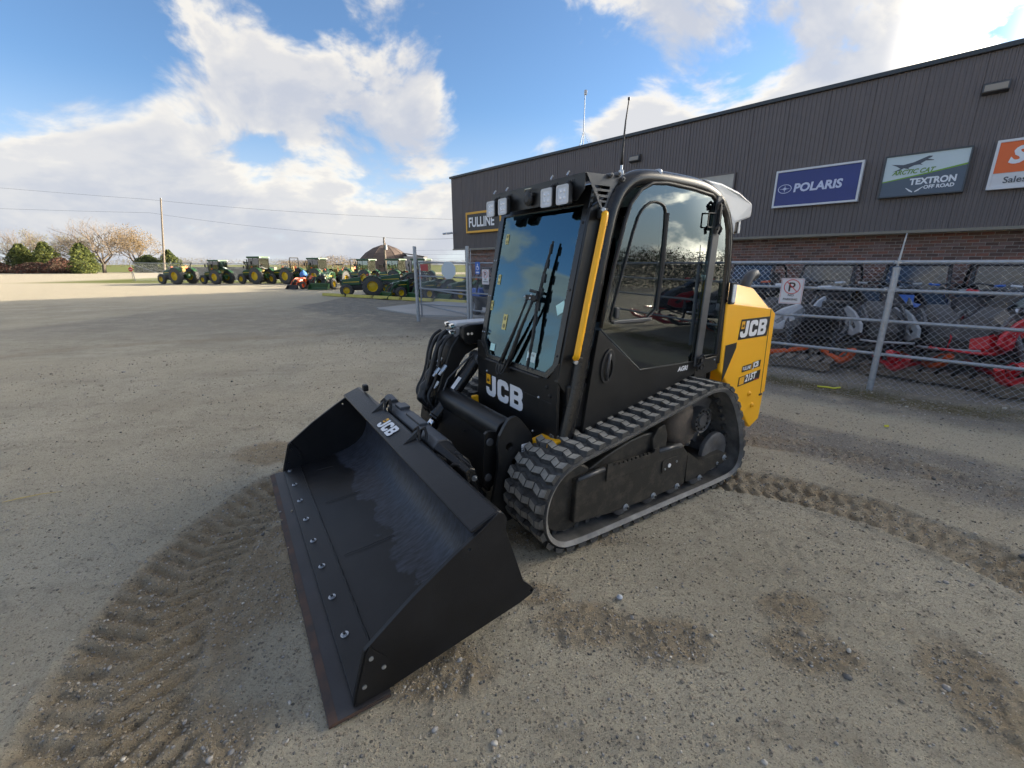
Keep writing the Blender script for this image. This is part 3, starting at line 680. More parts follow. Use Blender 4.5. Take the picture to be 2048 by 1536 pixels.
# ================================================================== FENCE
FP = Vector((4.52, 5.29, 0)); FD = Vector((.723, -.691, 0)).normalized(); FN = Vector((.691, .723, 0)).normalized()
FRZ = math.atan2(FD.y, FD.x)
def chainlink(t0, t1, z0, z1, pitch=.068, r=.0017):
    """woven diamonds: every picket wire zigzags between two columns"""
    m = MB(); n = int((t1-t0)/(pitch/2)); rows = int((z1-z0)/(pitch*.5)); hz = (z1-z0)/rows
    for k in range(0, n, 1):
        if k % 2: continue
        x = t0+k*pitch/2
        for ph in (0, 1):
            pass
    k = 0; x = t0
    while x < t1-pitch*.49:
        P = [(x+(pitch/2 if (j+k) % 2 else 0), (.003 if j % 2 else -.003), z0+hz*j) for j in range(rows+1)]
        m.tube(P, r, 3, caps=False); x += pitch/2; k += 1
    return m
fence = empty('chain_link_fence', FP, FRZ, 'galvanised pipe and chain link fence in front of the snowmobiles', 'fence')
RAILZ = (1.54, 1.215, .85, .445)
for z in RAILZ:
    m = MB(); m.tube([(-7.55,.03,z),(-3.8,.03,z),(0,.03,z),(3.8,.03,z),(10,.03,z)], .021 if z > 1.5 else .019, 10); m.build('rail', GALV, fence, smooth=True)
for t in (-7.57,-3.8,0,3.8,7.6):
    m = MB(); m.cyl((t,-.03,-.1),(t,-.03,1.46),.034,14); m.lathe([(.038,0),(.038,.03),(.012,.05),(0,.05)], (t,-.03,1.45), (0,0,1), 14); p = m.build('post', GALV, fence, auto=40)
    m = MB(); m.cyl((t,-.03,1.48),(t+.02,-.03,1.86),.014,8,.006); m.build('post_spike', GALV, p)
    m = MB()
    for z in RAILZ: m.lathe([(.040,0),(.040,.03)], (t,-.03,z-.015), (0,0,1), 12); m.box((t+.045,0,z),(.03,.05,.02))
    m.build('clamp', GALV, p)
m = chainlink(-7.5, 9.9, .03, 1.53, .068, .0021); tag(m.build('chain_link_mesh', WIREM, fence), kind='stuff')
m = MB()
for k in range(60):
    t = -7.4+k*.29; z = RAILZ[k % 4]; m.lathe([(.023,0),(.023,.004)], (t,.03,z), (1,0,0), 8)
m.build('tie_wires', WIREM, fence)
# open gate leaf on the far side
gate = empty('chain_link_gate', FP+FD*(-7.62), FRZ, 'far chain link gate leaf between two tall posts left of the loader', 'gate')
for t, h_ in ((-2.18, 1.97), (-.06, 1.92)):
    m = MB(); m.cyl((t,-.02,-.1),(t,-.02,h_),.048 if t < -1 else .04,14); m.build('post', GALV, gate, auto=40)
for a_, b_ in (((-2.1,.02,1.56),(-.08,.02,1.54)), ((-2.1,.02,1.21),(-.08,.02,1.20)), ((-2.1,.02,.88),(-.08,.02,.90)), ((-2.1,.02,.90),(-.08,.02,.80)), ((-2.1,.02,.47),(-.08,.02,.52)), ((-2.1,.02,.47),(-.08,.02,.33)), ((-2.05,.02,.12),(-2.05,.02,1.56))):
    m = MB(); m.cyl(a_, b_, .019, 8); m.build('rail', GALV, gate, smooth=True)
m = chainlink(-2.08, -.1, .12, 1.60, .075, .0034); tag(m.build('chain_link_mesh', WIREM, gate), kind='stuff')
for k, z in enumerate((1.86, 1.76, 1.66)):
    m = MB(); m.tube([(-2.2,-.04,z),(-1.1,-.04,z-.01),(-.02,-.04,z-.03),(3.6,-.04,z-.02)], .0022, 4)
    for j in range(30):
        x = -2.15+j*.19; m.tube([(x,-.052,z-.016),(x+.012,-.028,z+.014)], .0016, 3)
    m.build('barbed_wire', WIREM, gate)
def plaque(name, t, z, w, h, lab, facem, cat='sign', tilt=0., off=-.06, group=None, corner=.012, back=None):
    e = empty(name, FP+FD*t+FN*off+UZ*z, FRZ, lab, cat, group); e.rotation_euler = (0, tilt, FRZ)
    m = MB(); m.poly(rrect(-w/2,-h/2,w/2,h/2,corner), (0,0,0), U3, V3, .003); m.build('plate', facem, e); return e
RED = mat('sign_red', (.55,.03,.03), .45)
def noparking(t, z, w, h, lab, tilt=0.):
    e = plaque('no_parking_sign', t, z, w, h, lab, SW, 'sign', tilt, group='no parking signs wired to the fence')
    m = MB(); m.poly(rrect(-w/2+.008,-h/2+.008,w/2-.008,h/2-.008,.01), (0,-.0031,0), U3, V3, .0008, [rrect(-w/2+.011,-h/2+.011,w/2-.011,h/2-.011,.009)]); m.build('red_border', RED, e)
    r = w*.36; c = h*.17
    m = MB(); m.poly(circle(0,c,r,28), (0,-.0045,0), U3, V3, .0008, [circle(0,c,r*.90,28)]); a_ = R(135); dx, dy = math.cos(a_), math.sin(a_); q = r*.93; s_ = r*.05
    m.poly([(-dx*q-dy*s_, c-dy*q+dx*s_), (dx*q-dy*s_, c+dy*q+dx*s_), (dx*q+dy*s_, c+dy*q-dx*s_), (-dx*q+dy*s_, c-dy*q-dx*s_)], (0,-.0055,0), U3, V3, .0008); m.build('prohibition_ring', RED, e)
    text_mb('P', r*1.75, (-r*.50,-.0035,c-r*.62), U3, V3, .0006, offset=.002).build('letter', DECBLK, e)
    text_mb('NO', h*.12, (0,-.0035,-h*.20), U3, V3, .0006, offset=.0012, align='CENTER', xs=1.1).build('lettering', DECBLK, e)
    text_mb('PARKING', h*.115, (0,-.0035,-h*.36), U3, V3, .0006, offset=.0012, align='CENTER', xs=1.05).build('lettering', DECBLK, e)
noparking(-1.02, 1.17, .265, .335, 'white no parking sign on the fence between loader and leaning post', tilt=0)
noparking(-7.02, 1.24, .23, .33, 'small white no parking sign on the fence left of the windshield')
e = plaque('octagonal_sign', -8.34, 1.37, .01, .01, 'back of an octagonal sign on the far gate leaf', SW, 'sign')
m = MB(); m.poly([(.29*math.cos(PI/8+k*PI/4), .22*math.sin(PI/8+k*PI/4)) for k in range(8)], (0,-.004,0), U3, V3, .004); m.build('octagon_plate', mat('pale_aluminium', (.42,.50,.58), .4, .3), e)
e = plaque('red_sign', -9.35, 1.43, .33, .17, 'small plain red rectangular sign on the far gate leaf', mat('sign_dull_red', (.36,.035,.04), .5))
e = plaque('accessible_parking_sign', -7.28, 1.43, .16, .27, 'small blue accessible parking sign beside the gate post', mat('sign_bright_blue', (.03,.13,.50), .4))
m = MB(); m.poly(circle(.0,.08,.014,10), (0,-.004,0), U3, V3, .001); m.poly(circle(-.005,-.0,.045,20), (0,-.004,0), U3, V3, .001, [circle(-.005,0,.035,20)]); m.poly([(-.006,.07),(.01,.07),(.01,.03),(.04,.03),(.055,-.03),(.045,-.03),(.034,.018),(-.006,.018)], (0,-.0055,0), U3, V3, .001); m.poly([(-.05,-.11),(.05,-.11),(.05,-.08),(-.05,-.08)], (0,-.004,0), U3, V3, .001); m.build('symbol', WHITE, e)

# concrete pad beyond the gate
m = MB(); m.poly([(-4.75,15.45),(-2.85,13.35),(.2,12.6),(3.2,15.2),(.6,18.2),(-2.6,19.0)], (0,0,-.02), (1,0,0), (0,1,0), .06); tag(m.build('concrete_pad', mat('pale_concrete', (.38,.37,.35), .9, 0, .12, 1.2, bump=.2), bevel=.01), kind='structure')

# ================================================================== PALLETS AND MACHINES BEHIND THE FENCE
WOOD = mat('weathered_pallet_wood', (.20,.165,.125), .85, 0, .3, 9, col2=(.11,.095,.08), bump=.4, bscale=60)
def pallet():
    e = empty('wooden_pallet', (0,0,0), 0)
    for k in range(9): m = MB(); m.box((-.66+k*.165,0,.125),(.115,1.1,.02)); m.build('deck_board', WOOD, e, bevel=.002)
    for y in (-.5,0,.5): m = MB(); m.box((0,y,.062),(1.42,.045,.105)); m.build('stringer', WOOD, e, bevel=.003)
    for x in (-.6,0,.6): m = MB(); m.box((x,0,.005),(.11,1.1,.018)); m.build('bottom_board', WOOD, e)
    return e
def fpt(t, s_, z=0): return FP+FD*t+FN*s_+UZ*z
PL = [(-1.25,1.15,.02,'weathered wooden pallet just behind the fence nearest the loader'), (-.55,1.75,.25,'weathered wooden pallet under the orange-skied black snowmobile'), (.55,1.35,-.12,'dark wooden pallet behind the leaning fence post'), (1.75,1.1,.04,'wooden pallet under the nearest red snowmobile at the right edge'), (-1.7,2.6,.0,'wooden pallet under the grey and orange snowmobile'), (3.3,1.3,.0,'wooden pallet behind the fence beyond the right edge')]
p0 = pallet()
for i, (t, s_, a_, lab) in enumerate(PL):
    e = p0 if i == 0 else copy_tree(p0); e.location = fpt(t, s_, .02); e.rotation_euler = (0,0,FRZ+a_); tag(e, lab, 'pallet', 'pallets under the snowmobiles')

SB1 = mat('sled_black', (.014,.014,.016), .35, 0, .2, 8); SB2 = mat('sled_body_a', (.012,.012,.014), .3); SB3 = mat('sled_trim_a', (.35,.36,.38), .4)
SRED = mat('sled_red', (.50,.012,.02), .3, 0, .08, 6); SGREY = mat('sled_grey', (.27,.29,.31), .35, 0, .1, 6); SORG = mat('sled_orange', (.62,.10,.02), .4); SBLU = mat('sled_blue', (.03,.12,.45), .35); SWHT = mat('sled_white', (.62,.65,.70), .35)
SSCR = glass('smoke_screen', (.08,.09,.10), 1.3, .05)
def sled(name='snowmobile'):
    """nose towards +x"""
    e = empty(name, (0,0,0), 0)
    m = MB(); m.hexa([(-1.45,-.20,.16),(.35,-.20,.18),(.35,.20,.18),(-1.45,.20,.16),(-1.42,-.20,.42),(.30,-.20,.50),(.30,.20,.50),(-1.42,.20,.42)]); m.build('tunnel', SB1, e, bevel=.03)
    P = smooth_path([(-1.30,.12),(-1.42,.22),(-1.32,.34),(-.9,.33),(.0,.36),(.25,.28),(.10,.12),(-.4,.03),(-1.0,.03)], 2)
    m = MB(); m.poly([(-a_, b_) for a_, b_ in P], (0,-.19,0), (-1,0,0), (0,0,1), .38); tr = m.build('drive_belt', RUBBER, e, auto=40)
    for x, z, r in ((-1.22,.20,.10), (-.8,.13,.065), (-.45,.12,.065), (-.1,.16,.06)):
        m = MB(); m.cyl((x,-.20,z),(x,.20,z),r,14); m.build('bogie_wheel', SB1, tr)
    m = MB(); P = [(-1.25,.48),(-1.30,.56),(-1.0,.62),(-.5,.66),(-.10,.72),(.05,.68),(.05,.50)]; m.poly([(-a_, b_) for a_, b_ in P], (0,-.15,0), (-1,0,0), (0,0,1), .30); m.build('seat', SEATM, e, bevel=.04, seg=3)
    # nose bodywork: lofted sections
    secs = [(-.05,.19,.34,.76),(.18,.27,.30,.84),(.45,.31,.27,.85),(.72,.30,.27,.74),(.95,.23,.29,.60),(1.10,.10,.33,.48)]
    m = MB()
    for x, w, z0, z1 in secs:
        zm = z0*.5+z1*.5; m.v += [(x,-w*.7,z0),(x,-w,zm-.05),(x,-w*.85,zm+.10),(x,-w*.35,z1),(x,w*.35,z1),(x,w*.85,zm+.10),(x,w,zm-.05),(x,w*.7,z0)]
    for i in range(len(secs)-1):
        for k in range(8): k2 = (k+1) % 8; m.f.append((i*8+k, i*8+k2, i*8+8+k2, i*8+8+k)); m.m.append(1 if k in (0,1,5,6) else 0)
    m.f += [tuple(range(7,-1,-1)), tuple(range(40,48))]; m.m += [0,0]
    m.build('nose_body', [SB1, SB2], e, bevel=.015)
    for s_ in (-1, 1):
        m = MB(); m.poly([(-.95,.56),(-.62,.70),(-.30,.76),(-.20,.70),(-.42,.60),(-.34,.50),(-.55,.44),(-.50,.34),(-.75,.36),(-.98,.44)], (0,s_*.30-.02,0), (-1,0,0), (0,0,1), .04, [[(-.80,.50),(-.62,.58),(-.58,.50),(-.72,.44)]]); m.build('side_panel', SB3, e, bevel=.01)
        m = MB(); m.poly([(-.95,.60),(-.62,.80),(-.58,.76),(-.92,.56)], (0,s_*.235,0), (-1,0,0), (0,0,1), .03); m.build('head_light', GREYMET, e)
        # ski, spindle, a-arms
        m = MB(); m.tube([(.25,s_*.52,.05),(.7,s_*.52,.03),(1.15,s_*.52,.04),(1.38,s_*.52,.13),(1.50,s_*.52,.26)], .045, 6); sk = m.build('ski', SORG, e, auto=60)
        m = MB(); m.tube([(1.05,s_*.52,.10),(1.30,s_*.52,.24),(1.50,s_*.52,.26)], .014, 6); m.build('ski_loop', SORG, sk)
        m = MB(); m.cyl((.68,s_*.52,.06),(.58,s_*.48,.42),.028,8); m.tube([(.60,s_*.48,.34),(.55,s_*.22,.38)], .018, 6); m.tube([(.66,s_*.50,.20),(.85,s_*.20,.28)], .016, 6); m.tube([(.66,s_*.50,.20),(.40,s_*.20,.28)], .016, 6); m.build('suspension_arm', SB1, e)
        m = MB(); m.cyl((.60,s_*.45,.24),(.48,s_*.24,.62),.035,10); m.build('shock', GREYMET, e)
    m = MB(); m.tube([(1.02,-.30,.34),(1.30,-.20,.36),(1.36,0,.37),(1.30,.20,.36),(1.02,.30,.34)], .016, 6); m.build('front_bumper', SB3, e, smooth=True)
    m = MB(); m.hexa([(.08,-.17,.84),(.42,-.11,.83),(.42,.11,.83),(.08,.17,.84),(-.02,-.15,1.02),(.02,-.13,1.03),(.02,.13,1.03),(-.02,.15,1.02)]); m.build('windshield', SSCR, e, bevel=.01)
    m = MB(); m.tube([(-.12,-.40,1.02),(-.08,-.15,1.06),(-.06,0,1.0),(-.08,.15,1.06),(-.12,.40,1.02)], .015, 6); m.tube([(-.06,0,1.0),(.10,0,.75)], .025, 6); hb = m.build('handlebar', SB1, e)
    for s_ in (-1, 1):
        m = MB(); m.cyl((-.12,s_*.40,1.02),(-.14,s_*.30,1.035),.022,8); m.build('grip', RUBBER, hb)
    for s_ in (-1, 1):
        m = MB(); m.hexa([(-1.30,s_*.34-.12,.20),(.10,s_*.34-.12,.20),(.10,s_*.34+.12,.20),(-1.30,s_*.34+.12,.20),(-1.30,s_*.34-.12,.225),(.10,s_*.34-.12,.225),(.10,s_*.34+.12,.225),(-1.30,s_*.34+.12,.225)]); m.build('running_board', SB1, e, bevel=.004)
        m = MB(); m.tube([(-.15,s_*.47,1.03),(-.03,s_*.46,1.03),(-.02,s_*.34,1.02)], .022, 6); m.build('hand_guard', SB3, e)
        m = MB(); m.tube([(.10,s_*.30,.25),(.30,s_*.36,.40),(.15,s_*.30,.62)], .012, 6); m.build('frame_tube', GREYMET, e)
    m = MB(); m.lathe([(.05,0),(.05,.03),(0,.035)], (-.25,0,.72), (0,0,1), 10); m.build('fuel_cap', SB1, e)
    m = MB(); m.box((-.95,0,.68),(.30,.26,.14)); m.build('tail_bag', SB1, e, bevel=.03)
    m = MB(); m.tube([(-1.38,-.20,.46),(-1.50,-.18,.50),(-1.52,0,.51),(-1.50,.18,.50),(-1.38,.20,.46)], .016, 6); m.hexa([(-1.60,-.18,.10),(-1.45,-.18,.10),(-1.45,.18,.10),(-1.60,.18,.10),(-1.50,-.18,.44),(-1.44,-.18,.44),(-1.44,.18,.44),(-1.50,.18,.44)]); m.build('rear_flap', SB1, e)
    return e
SL = [  # t along fence, distance behind, heading (relative to fence), body, trim, ski, label
    (-1.35,2.0, -2.05, SGREY, SWHT, SORG, 'grey and white snowmobile with orange skis just right of the loader'),
    (-.42,2.05, -1.15, SB1, SB3, SORG, 'black snowmobile with orange skis behind the no parking sign'),
    (.30,1.95, -1.25, SB1, SGREY, SRED, 'black snowmobile with red ski loops just right of the leaning post'),
    (1.12,1.85, -1.95, SRED, SRED, SRED, 'bright red snowmobile nearest the fence at the right edge'),
    (-1.5,4.3, -1.7, SB1, SWHT, SB1, 'black and white snowmobile in the back row beside the loader'),
    (-.3,4.4, -1.4, SGREY, SB3, SB1, 'dark grey snowmobile in the back row behind the no parking sign'),
    (.75,4.3, -1.5, SB1, SBLU, SB1, 'black snowmobile with blue panels in the back row'),
    (1.75,4.3, -1.7, SRED, SWHT, SWHT, 'red and white snowmobile in the back row near the right edge'),
    (2.55,2.0, -1.6, SRED, SB3, SRED, 'red snowmobile beyond the right edge behind the fence'),
    (3.7,2.1, -1.5, SB1, SORG, SORG, 'black and orange snowmobile beyond the right edge behind the fence'),
    (4.9,2.1, -1.7, SGREY, SWHT, SB1, 'grey and white snowmobile well beyond the right edge behind the fence'),
    (6.1,2.0, -1.5, SB1, SRED, SRED, 'black and red snowmobile farthest right in the front row'),
    (2.9,4.4, -1.6, SGREY, SBLU, SB1, 'grey and blue snowmobile in the back row beyond the right edge'),
    (4.2,4.5, -1.5, SB1, SB3, SB1, 'plain black snowmobile in the back row beyond the right edge'),
    (-2.7,3.6, -1.6, SB1, SORG, SB1, 'black snowmobile with orange panels hidden behind the loader cab'),
]
s0 = sled(); ORI = {SB2: SB1}
protos = copy_tree(s0)
for i, (t, s_, a_, bd, tr_, sk_, lab) in enumerate(SL):
    e = copy_tree(protos, None, {SB2: bd, SB3: tr_, SORG: sk_}) if i else s0
    if i == 0:
        bpy.data.objects.remove(s0) if False else None
        for ch in [c for c in s0.children_recursive if c.type == 'MESH']:
            for q, mm in enumerate(ch.data.materials): pass
        e = copy_tree(protos, None, {SB2: bd, SB3: tr_, SORG: sk_})
    e.location = fpt(t, s_, .13); e.rotation_euler = (0,0,FRZ+a_); tag(e, lab, 'snowmobile', 'snowmobiles parked behind the fence')
    if lab.startswith('bright red'):
        x_ = text_mb('POLARIS', .12, (.80,.315,.52), (-1,0,.25), V3, .001, offset=.004); x_.build('lettering', SWHT, e)
        x_ = text_mb('POLARIS', .12, (.30,-.325,.60), (1,0,-.12), V3, .001, offset=.004); x_.build('lettering', SWHT, e)
for root_ in (s0, protos):
    for c in list(root_.children_recursive): bpy.data.objects.remove(c)
    bpy.data.objects.remove(root_)

UB1 = mat('utility_body_a', (.02,.02,.022), .35); UGL = glass('polycarbonate_screen', (.45,.55,.62), 1.5, .02, .03)
def wheel(e, c, r, w, name='wheel', rimm=None, ax=(0,1,0), seg=20, lugs=0):
    a_ = Vector(ax).normalized(); c = Vector(c); m = MB()
    m.lathe([(r*.53,-w/2),(r*.86,-w/2),(r*.97,-w*.36),(r,-w*.2),(r,w*.2),(r*.97,w*.36),(r*.86,w/2),(r*.53,w/2)], c, a_, seg, False)
    if lugs:
        u = a_.orthogonal().normalized(); v = a_.cross(u)
        for k in range(lugs):
            for s_ in (-1, 1):
                t = 2*PI*(k+(.5 if s_ > 0 else 0))/lugs; d_ = u*math.cos(t)+v*math.sin(t); tt = -u*math.sin(t)+v*math.cos(t)
                Mx = Matrix((a_, tt, d_)).transposed() @ Matrix.Rotation(s_*.6, 3, 'Z')
                m.box(c+d_*(r+.008*r/.5)+a_*s_*w*.24, (w*.48, r*.07, r*.10), Mx)
    t_ = m.build('tyre', RUBBER, e, auto=35)
    m = MB(); m.lathe([(0,-w*.12),(r*.20,-w*.12),(r*.24,-w*.05),(r*.42,-w*.02),(r*.50,-w*.30),(r*.54,-w*.42),(r*.54,w*.42),(r*.50,w*.30),(r*.42,w*.02),(r*.2,w*.12),(0,w*.12)], c, a_, seg)
    m.build('rim', rimm or SB3, t_, auto=35); return t_
def utv():
    e = empty('side_by_side', (0,0,0), 0)
    m = MB(); m.hexa([(-1.2,-.55,.28),(1.25,-.50,.30),(1.25,.50,.30),(-1.2,.55,.28),(-1.2,-.58,.62),(.95,-.55,.66),(.95,.55,.66),(-1.2,.58,.62)]); m.build('chassis', SB1, e, bevel=.03)
    m = MB(); m.hexa([(.35,-.52,.62),(1.22,-.44,.50),(1.22,.44,.50),(.35,.52,.62),(.40,-.48,.90),(1.15,-.34,.72),(1.15,.34,.72),(.40,.48,.90)]); m.build('hood', UB1, e, bevel=.04, seg=3)
    m = MB(); m.box((-.95,0,.75),(.62,1.1,.26)); m.build('cargo_bed', UB1, e, bevel=.02)
    for s_ in (-1, 1):
        m = MB(); m.tube(smooth_path([(.42,s_*.56,.72),(.30,s_*.54,1.05),(.08,s_*.50,1.50),(-.05,s_*.50,1.54),(-.62,s_*.50,1.52),(-.72,s_*.54,1.2),(-.80,s_*.56,.70)],1,False), .030, 8); m.build('roll_cage', SB1, e, smooth=True)
        m = MB(); m.poly([(-1.17,.60),(-.95,.66),(-.95,.58),(-1.17,.54)], (0,s_*.40,0), (-1,0,0), (0,0,1), .02); m.build('head_light', LGREY, e)
        for x in (.85,-.85): wheel(e, (x,s_*.58,.30), .30, .22, lugs=10)
    for a_, b_ in ((.08,1.50),(.34,.92),(-.62,1.5)): m = MB(); m.tube([(a_,-.50,b_),(a_,.50,b_)], .03, 8); m.build('cage_cross_tube', SB1, e)
    m = MB(); m.hexa([(.345,-.50,.93),(.36,-.50,.93),(.36,.50,.93),(.345,.50,.93),(.105,-.46,1.48),(.12,-.46,1.48),(.12,.46,1.48),(.105,.46,1.48)]); m.build('windshield', UGL, e)
    m = MB(); m.box((-.28,0,1.545),(.78,1.02,.03)); m.build('roof', SB1, e, bevel=.012)
    for s_ in (-1, 1):
        m = MB(); m.box((-.30,s_*.25,.80),(.42,.40,.14)); m.box((-.52,s_*.25,1.05),(.12,.40,.48)); m.build('seat', SEATM, e, bevel=.03)
    m = MB(); m.lathe([(.15,0),(.17,.01),(.15,.02)], (.12,.26,1.02), (-.8,0,.5), 16); m.tube([(.13,.26,1.03),(.32,.26,.85)], .02, 6); m.build('steering_wheel', SB1, e)
    m = MB(); m.tube([(1.24,-.3,.36),(1.32,-.28,.55),(1.32,.28,.55),(1.24,.3,.36)], .02, 6); m.build('bumper', SB1, e)
    return e
u0 = utv()
for i, (t, off, mm, lab) in enumerate(((15.75,1.5,SB1,'dark side-by-side with a pale windshield parked just behind the loader'), (17.42,1.5,SB1,'black side-by-side with a blue-tinted windshield behind the no parking sign'), (19.0,1.5,SBLU,'blue side-by-side parked against the brick wall right of the leaning post'), (20.35,1.5,SB1,'black side-by-side parked against the wall at the right edge'), (22.2,1.5,SRED,'red side-by-side parked by the wall beyond the right edge'))):
    e = copy_tree(u0, None, {UB1: mm}); p = bw(t, 0, off); e.location = (p.x, p.y, 0); e.rotation_euler = (0,0,math.atan2(BN.y, BN.x)+.05*(i-1)); tag(e, lab, 'side-by-side', 'side-by-sides parked along the brick wall')
e = copy_tree(u0, None, {UB1: SBLU}); e.name = 'blue_utility_vehicle'; e.location = (-.25,13.0,.02); e.rotation_euler = (0,0,-1.0); e.scale = (.9,.9,.9); tag(e, 'blue utility vehicle with black tyres parked behind the gate post', 'utility vehicle')
for c in list(u0.children_recursive): bpy.data.objects.remove(c)
bpy.data.objects.remove(u0)
# ================================================================== TRACK LOADER
# local frame: +x forward (towards the bucket), +y the machine's left, z up
SHIFT = 1.9
LA = R(212.8)
LO = Vector((-1.20705+math.cos(LA)*(-1.9), 2.02413+math.sin(LA)*(-1.9), 0.0))
loader = empty('track_loader', LO, LA, 'black and yellow compact track loader with glazed cab and lowered black bucket', 'track loader')
X, Y, Z = Vector((1,0,0)), Vector((0,1,0)), Vector((0,0,1))
def xzplate(P, y0, y1, holes=(), mb=None, mi=None):
    """plate given in (x,z), spanning y0..y1"""
    mb = mb or MB()
    return mb.poly([(-a, b) for a, b in P], (0, y0, 0), -X, Z, y1-y0, [[(-a, b) for a, b in h] for h in holes], mi)
def yzplate(P, x0, x1, holes=(), mb=None):
    mb = mb or MB()
    return mb.poly(P, (x0, 0, 0), Y, Z, x1-x0, holes)
def hexbolt(p, axis, r=.014, h=.012, flange=True):
    m = MB(); p = Vector(p); a = Vector(axis).normalized()
    if flange: m.cyl(p, p+a*.004, r*1.45, 12)
    m.cyl(p, p+a*h, r, 6); m.mi = 1; m.cyl(p+a*h, p+a*(h+.006), r*.55, 8); return m

# ---- bucket
NB = 14
prof = [(-.10,.030),(-.30,.058),(-.50,.092),(-.60,.125),(-.67,.175),(-.71,.245),(-.728,.33),(-.722,.41),(-.70,.47),(-.655,.515),(-.585,.532)]
prof = smooth_path(prof, 1, False)
lip = [(-.570,.530),(-.566,.545),(-.683,.592),(-.705,.585),(-.722,.545)]
back = [(-.728,.49),(-.752,.40),(-.758,.32),(-.738,.22),(-.69,.145),(-.61,.092),(-.50,.06),(-.30,.03),(-.11,.006)]
outl = prof+lip+back
m = MB(); xzplate(outl, -1.06, 1.06, mb=m)
bucket = m.build('bucket', BUCKETIN, loader, bevel=.006, auto=30)
sideP = [(-.686,.589),(-.708,.580),(-.722,.555),(-.719,.50),(-.804,.223),(-.850,.172),(-.860,.155),(-.850,.138),(-.787,.119),(-.228,.027),(-.085,.022),(-.092,.06),(-.141,.232),(-.33,.372),(-.491,.472),(-.60,.535)]
bholes = [circle(-.845,.155,.008,8), circle(-.16,.195,.007,8), circle(-.20,.135,.007,8), circle(-.128,.09,.007,8), circle(-.555,.475,.007,8)]
for sgn in (1, -1):
    m = MB(); y0, y1 = (1.052, 1.070) if sgn > 0 else (-1.070, -1.052)
    xzplate(sideP, y0, y1, bholes, m); sp = m.build('side_plate', BUCKETM, bucket, bevel=.002)
    # side cutter wear plate
    m = MB(); xzplate([(-.09,.024),(-.23,.030),(-.215,.17),(-.16,.245),(-.146,.225),(-.098,.06)], (1.072 if sgn > 0 else -1.050), (1.074 if sgn > 0 else -1.040), bholes[1:4], m)
    m.build('wear_plate', BUCKETM, bucket)
    for (x, z) in ((-.16,.195), (-.20,.135), (-.128,.09)):
        m = MB(); m.cyl((x, sgn*1.068, z), (x, sgn*1.077, z), .0085, 10); m.build('plate_bolt', STEEL, bucket)
m = MB()      # bevelled blade
m.poly([(0,0),(.03,.006),(.215,.016),(.215,-.004),(0,-.008)], (0,-1.083,0.006), -X, Z, 2.166)
edge = m.build('cutting_edge', [EDGEM], bucket, bevel=.001)
m = MB(); m.hexa([(.001,-1.084,-.003),(-.018,-1.084,-.003),(-.018,1.084,-.003),(.001,1.084,-.003),(-.001,-1.084,.0065),(-.030,-1.084,.0135),(-.030,1.084,.0135),(-.001,1.084,.0065)])
m.box((-.11,1.0848,.007),(.20,.003,.012)); m.build('worn_rusty_edge', RUSTY, edge)
m = MB(); m.hexa([(-.088,-1.05,.02),(-.20,-1.05,.03),(-.20,1.05,.03),(-.088,1.05,.02),(-.088,-1.05,.036),(-.200,-1.05,.0535),(-.200,1.05,.0535),(-.088,1.05,.036)])
m.build('base_edge_plate', BUCKETM, bucket, bevel=.002)
rg = random.Random(4)
m = MB(); pts = [(-.202+rg.uniform(-.002,.002), -1.045+i*.035, .0535+rg.uniform(-.001,.001)) for i in range(60)]
m.tube(pts, [.0035+rg.uniform(-.0008,.0012) for _ in pts], 6); m.build('weld_bead', BUCKETM, bucket)
for yy, x0, x1 in ((-.36,-.26,-.47), (.24,-.24,-.50), (-.86,-.3,-.4)):
    pts = [(x0+(x1-x0)*i/12, yy+rg.uniform(-.003,.003)+.03*i/12, .0545+(abs(x0+(x1-x0)*i/12)-.24)*.165+.001) for i in range(13)]
    m = MB(); m.tube(pts, .0016, 5); m.build('weld_seam', BLKPLAS, bucket)
for i in range(9):
    y = -1.005+i*2.01/8
    hexbolt((-.128, y, .0425), (.15, 0, 1), .0115, .009).build('bolt', [STEEL, BLKPLAS], bucket)
# gussets on the lip and torque tube behind it
for yy in (-.46, .16):
    m = MB(); arc = [(-.735+.0*0, .0)]
    m.hexa([(-.615,yy+.008,.566),(-.615,yy+.014,.566),(-.69,yy+.026,.594),(-.69,yy-.014,.594),(-.617,yy+.009,.568),(-.617,yy+.013,.568),(-.70,yy+.020,.632),(-.70,yy-.006,.632)])
    m.tube([(-.695,yy-.035,.585),(-.70,yy-.025,.625),(-.705,yy+.01,.648),(-.70,yy+.045,.625),(-.695,yy+.055,.585)], .008, 6)
    m.tube([(-.73,yy-.035,.575),(-.74,yy-.025,.615),(-.745,yy+.01,.635),(-.74,yy+.045,.615),(-.73,yy+.055,.575)], .008, 6)
    m.build('lip_gusset', BUCKETM, bucket, auto=40)
m = MB(); m.box((-.70,-.90,.62),(.04,.05,.05)); m.build('lip_bracket', BUCKETM, bucket, bevel=.01)
# bucket hooks on the rear
for yy in (-.42, .36):
    m = MB(); xzplate([(-.73,.56),(-.73,.12),(-.80,.14),(-.83,.30),(-.80,.50)], yy-.012, yy+.012, mb=m); m.build('rear_hook', BUCKETM, bucket, bevel=.003)
lu = Vector((-.683,0,.592))-Vector((-.566,0,.545)); lu.normalize()
jcb_logo(Vector((-.566,-.235,.5455))+lu*.022+Vector((.4,0,1)).normalized()*.0015, Y, lu, .082, bucket)

